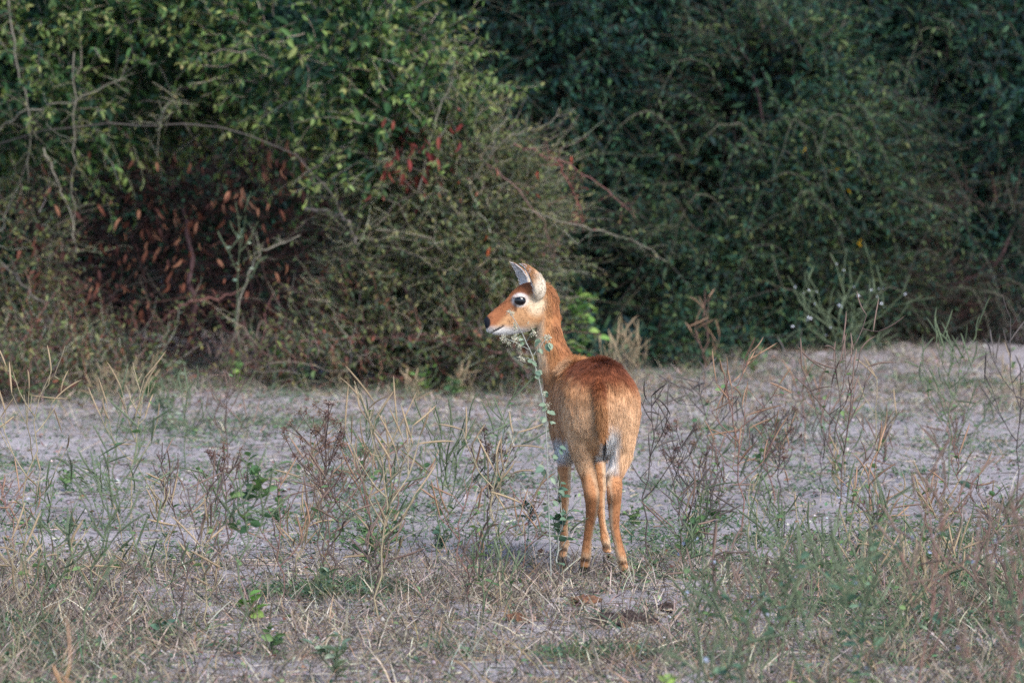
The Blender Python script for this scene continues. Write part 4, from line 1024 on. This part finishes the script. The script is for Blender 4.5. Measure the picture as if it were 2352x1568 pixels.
hd0 = (a0 > .3) & (P0[:, 2] > .6) & (v0 < 775) & (u0 < 1245)
nk0 = (a0 > .3) & (P0[:, 2] > .62) & ~hd0
lg0 = P0[:, 2] < .33
flow = -FW * .7 - UP * .45 + np.zeros_like(P0)
flow = np.where((a0 < .12)[:, None], -UP * 1.0 - FW * .25, flow)
flow = np.where(nk0[:, None], np.array([.15, 0, -1.0]), flow)
flow = np.where(lg0[:, None], np.array([0, 0, -1.0]), flow)
flow = np.where(hd0[:, None], np.array([.9, .1, -.1]), flow)
ln0 = np.full(NF, .017); ln0[(a0 < .12) & ~lg0] = .019; ln0[nk0] = np.interp(P0[nk0, 2], [.66, .74, .82], [.026, .024, .015]); ln0[lg0] = .0085; ln0[hd0] = .0055
ln0 = np.where((P0[:, 2] < .43) & ~lg0, .023, ln0)
keep = (bl < .3) & (np.hypot((u0 - 1194.5) / 12, (v0 - 689) / 9) > .95) 
keep |= (a0 < .2) & (bl < .3)
FURSETS.append((P0[keep], N0[keep], C0[keep], ln0[keep], flow[keep]))

# ---- tail
tk = [(1374, 872, -.105, .016), (1377, 900, -.145, .0155), (1380, 935, -.158, .0145), (1381, 965, -.160, .0125), (1384, 990, -.158, .010), (1388, 1012, -.155, .0012)]
q = path([PT(*t[:3]) for t in tk], 16, 0); rr = np.interp(np.linspace(0, 1, 16), np.linspace(0, 1, 6), [t[3] for t in tk])
g = Geo(); tubes(g, q[None], rr[None] * .85, 14, K_rust); tv, t3, t4, tc_ = g.arrays()
zt = sstep(1000, 960, uvd(tv)[1]); tc_ = mixc(np.tile(K_orange * .8, (len(tv), 1)), K_rust, sstep(930, 880, uvd(tv)[1]))
g = Geo(); g.add(tv - aloc, None, t4, tc_)
tail = link('tail', g.mesh('tail', M_coat), ant)
ttri = np.concatenate([t4[:, :3], t4[:, [0, 2, 3]]])
p, nn_, k_, bc = sample_mesh(tv, ttri, 5200)
cen = np.array([q[np.argmin(((q - x) ** 2).sum(1))] for x in p]); nn_ = nrm(p - cen)
cl = tc_[ttri[k_, 0]]; FURSETS.append((p, nn_, cl, np.full(len(p), .019), np.tile(np.array([.1, 0, -1.]), (len(p), 1))))
# black tassel hairs at the tip
m = 36; p = PT(1389, 1008, -.155) + .0018 * rng.standard_normal((m, 3))
FURSETS.append((p, np.tile(np.array([0, -.3, -.2]), (m, 1)), np.tile(K_black, (m, 1)), rng.uniform(.03, .075, m), np.tile(np.array([.17, 0, -1.]), (m, 1))))

# ---- ears: cupped leaf-shaped shells
def ear(basep, tipp, back, lat, wmax, phim, name='ear', bm=.95):
    NS, NA = 22, 17
    s = np.linspace(0, 1, NS); wd = wmax * np.interp(s, [0, .12, .3, .5, .7, .85, .95, 1], [.6, .86, 1, .95, .76, .54, .33, .10])
    ph = np.linspace(-1, 1, NA)
    outer = np.zeros((NS, NA, 3))
    for i in range(NS):
        c = basep + (tipp - basep) * s[i] + back * wmax * .22 * math.sin(math.pi * s[i])
        pm = phim * (1 - .25 * s[i])
        for j in range(NA):
            outer[i, j] = c + wd[i] * (back * math.cos(pm * ph[j]) * (bm if math.cos(pm * ph[j]) > 0 else .95) + lat * math.sin(pm * ph[j]))
    cen = outer.mean(1, keepdims=True); n_ = np.cross(np.gradient(outer, axis=0), np.gradient(outer, axis=1)); n_ = nrm(n_)
    sgn = np.sign(((outer - cen) * n_).sum()); n_ *= sgn
    inn = outer - n_ * .0025
    V = np.concatenate([outer.reshape(-1, 3), inn.reshape(-1, 3)]); N_ = NS * NA
    F = []
    for i in range(NS - 1):
        for j in range(NA - 1):
            a = i * NA + j; F += [(a, a + 1, a + NA + 1, a + NA), (N_ + a, N_ + a + NA, N_ + a + NA + 1, N_ + a + 1)]
        a = i * NA; F += [(a, a + NA, N_ + a + NA, N_ + a)]; a = i * NA + NA - 1; F += [(a, N_ + a, N_ + a + NA, a + NA)]
    for j in range(NA - 1): a = (NS - 1) * NA + j; F.append((a, a + 1, N_ + a + 1, N_ + a))
    so_ = np.repeat(s, NA); po = np.tile(ph, NS)
    cO = mixc(np.tile(lin(204, 188, 166), (N_, 1)), lin(156, 112, 76), sstep(.30, .70, so_ + .08 * np.sin(po * 5))); cO = mixc(cO, K_dark, np.maximum(sstep(.86, 1.0, so_), sstep(.86, .99, np.abs(po)) * sstep(.25, .5, so_) * .35))
    cI = mixc(np.tile(lin(198, 190, 186), (N_, 1)), lin(150, 132, 124), sstep(.3, .0, np.abs(po)) * .5)
    cA = np.concatenate([cO, cI])
    g = Geo(); g.add(V - aloc, None, np.array(F), cA); link(name, g.mesh(name, M_coat), ant)
    F = np.array(F); T = np.concatenate([F[:, :3], F[:, [0, 2, 3]]])
    p, nn_, k_, bc = sample_mesh(V, T, 5000)
    isin = T[k_, 0] >= N_
    vn = np.concatenate([n_.reshape(-1, 3), -n_.reshape(-1, 3)]); nn_ = vn[T[k_, 0]]
    FURSETS.append((p, nn_, cA[T[k_, 0]], np.where(isin, .010, .0065), np.tile(nrm(tipp - basep), (len(p), 1)) + np.where(isin[:, None], -back * .5, 0)))
yn, yf = HEADY(1236) - .036, HEADY(1205) + .034
bp, tp = PT(1236, 686, yn), PT(1199, 607, yn - .012)
ax = nrm(tp - bp); bk = nrm(np.array([.86, -.15, .48]) - ax * np.dot(ax, np.array([.86, -.15, .48]))); la = np.cross(ax, bk); la = la if la[1] > 0 else -la
ear(bp, tp, bk, nrm(la + np.array([-.12, 0, -.06])), .030, R(106), bm=1.28)
bp, tp = PT(1208, 668, yf), PT(1177, 605, yf + .035)
ax = nrm(tp - bp); b0 = np.array([.72, .62, .3]); bk = nrm(b0 - ax * np.dot(ax, b0)); la = np.cross(ax, bk); la = la if la[1] > 0 else -la
ear(bp, tp, bk, la, .0275, R(80))

# ---- eyes
M_eye, t, out = mat_new('eye'); b = t.nodes.new('ShaderNodeBsdfPrincipled'); b.inputs['Base Color'].default_value = (.006, .006, .008, 1); b.inputs['Roughness'].default_value = .08; b.inputs['Specular IOR Level'].default_value = .5
t.links.new(b.outputs[0], out.inputs[0])
from mathutils.bvhtree import BVHTree
bvh = BVHTree.FromPolygons([Vector(x) for x in co], [tuple(int(i) for i in t_) for t_ in tri])
for sg in (-1, 1):
    c = PT(1194.5, 689, HEADY(1194) + sg * .2)
    if sg > 0: c[0] -= .2 * .19 * 1.0
    else: c[0] += 0
    hit = bvh.ray_cast(Vector(c), Vector((0, -sg, 0)))
    hy = hit[0].y if hit[0] else HEADY(1194) + sg * .036
    cen = np.array([PT(1194.5, 689, HEADY(1194))[0] - (0 if sg < 0 else .012), hy - sg * .006, PT(1194.5, 689, HEADY(1194))[2]])
    nu, nv2 = 24, 14; A, B = np.meshgrid(np.linspace(0, 2 * np.pi, nu, endpoint=False), np.linspace(0, np.pi, nv2))
    D = np.stack([np.cos(A) * np.sin(B), np.cos(B), np.sin(A) * np.sin(B)], -1).reshape(-1, 3)
    V = D * np.array([.0195, .0125, .0155]); rot = R(-8); V = V @ np.array([[math.cos(rot), 0, math.sin(rot)], [0, 1, 0], [-math.sin(rot), 0, math.cos(rot)]])
    i, j = np.meshgrid(np.arange(nv2 - 1), np.arange(nu), indexing='ij')
    F = np.stack([i * nu + j, (i + 1) * nu + j, (i + 1) * nu + (j + 1) % nu, i * nu + (j + 1) % nu], -1).reshape(-1, 4)
    g = Geo(); g.add(V + cen - aloc, f4=F, c=(.01, .01, .012)); link('eye', g.mesh('eye', M_eye), ant)

# ---- hooves: two claws each plus dewclaws
def hoof(u, v, y, dirx, mirror=0):
    top = PT(u, v, y); gzv = float(gz(top[0], top[1])); g = Geo()
    fwd = nrm(np.array([dirx, 1.0, 0])); sd = np.array([fwd[1], -fwd[0], 0])
    for sgn in (-1, 1):
        rings = []
        for z, fo, rl, rw in ((.0, .012, .024, .0095), (.010, .010, .022, .0095), (.024, .005, .0175, .009), (.036, 0, .0135, .0085)):
            c = np.array([top[0], top[1], gzv + z]) + fwd * fo + sd * sgn * .0088
            rings.append(c + np.cos(AN)[:, None] * fwd * rl + np.sin(AN)[:, None] * sd * rw)
        n = len(AN); V = np.concatenate(rings + [[rings[0].mean(0)], [rings[-1].mean(0)]]); F = []
        for k in range(3):
            for j in range(n): F.append((k * n + j, k * n + (j + 1) % n, (k + 1) * n + (j + 1) % n, (k + 1) * n + j))
        T = []
        for j in range(n): T += [(4 * n, (j + 1) % n, j), (4 * n + 1, 3 * n + j, 3 * n + (j + 1) % n)]
        cz = np.concatenate([np.repeat(np.array([[.05, .045, .04], [.045, .04, .038], [.06, .045, .035], [.12, .08, .05]]), n, 0), [[.05, .045, .04]], [[.1, .07, .05]]])
        g.add(V - aloc, np.array(T), np.array(F), cz)
    link('hoof', g.mesh('hoof', M_hoof), ant)
hoof(1343, 1305, -.015, -.1); hoof(1436, 1313, -.106, .1); hoof(1291, 1282, .257, -.1); hoof(1397, 1271, .365, .1)

# ---- fur
Pf = np.concatenate([f[0] for f in FURSETS]); Nf = np.concatenate([f[1] for f in FURSETS]); Cf = np.concatenate([f[2] for f in FURSETS]); Lf = np.concatenate([f[3] for f in FURSETS]); Ff = np.concatenate([f[4] for f in FURSETS])
n = len(Pf)
tang = Ff - Nf * (Ff * Nf).sum(1, keepdims=True)
cl = np.stack([noise(Pf, 28, 101), noise(Pf, 28, 102), noise(Pf, 28, 103)], -1); cl2 = np.stack([noise(Pf, 75, 104), noise(Pf, 75, 105), noise(Pf, 75, 106)], -1)
d = nrm(tang + .26 * Nf + (.10 + .18 * (Lf > .0205))[:, None] * cl + .22 * cl2 + .10 * rng.standard_normal((n, 3)))
Lf = Lf * rng.uniform(.65, 1.2, n) * (1 + .25 * noise(Pf, 30, 107))
s = np.array([0, .33, .67, 1.0])[None, :, None]
pts = Pf[:, None, :] - Nf[:, None, :] * .0006 + s * (d * Lf[:, None])[:, None, :] + s ** 2 * ((tang * .35 - Nf * .18 + .12 * cl) * Lf[:, None])[:, None, :] - aloc
hc = bpy.data.hair_curves.new('fur'); hc.add_curves([4] * n)
hc.attributes['position'].data.foreach_set('vector', pts.astype(np.float32).ravel())
ra = hc.attributes.get('radius') or hc.attributes.new('radius', 'FLOAT', 'POINT')
ra.data.foreach_set('value', (np.tile(np.array([.00050, .00046, .00034, .00010]), n)).astype(np.float32))
ca = hc.attributes.new('Col', 'FLOAT_COLOR', 'CURVE')
Cf = np.clip(Cf * (1 + .08 * rng.standard_normal((n, 1)) + .22 * noise(Pf * np.array([1, 1, .28]), 70, 108)[:, None] + .10 * noise(Pf, 25, 109)[:, None]), .003, .95)
ca.data.foreach_set('color', np.concatenate([Cf, np.ones((n, 1))], 1).astype(np.float32).ravel())
M_fur, t, out = mat_new('fur'); at_n = t.nodes.new('ShaderNodeAttribute'); at_n.attribute_name = 'Col'
b = t.nodes.new('ShaderNodeBsdfPrincipled'); b.inputs['Roughness'].default_value = .55; b.inputs['Specular IOR Level'].default_value = .22
t.links.new(at_n.outputs['Color'], b.inputs['Base Color']); t.links.new(b.outputs[0], out.inputs[0])
hc.materials.append(M_fur)
tag(link('fur', hc, ant), kind='stuff')
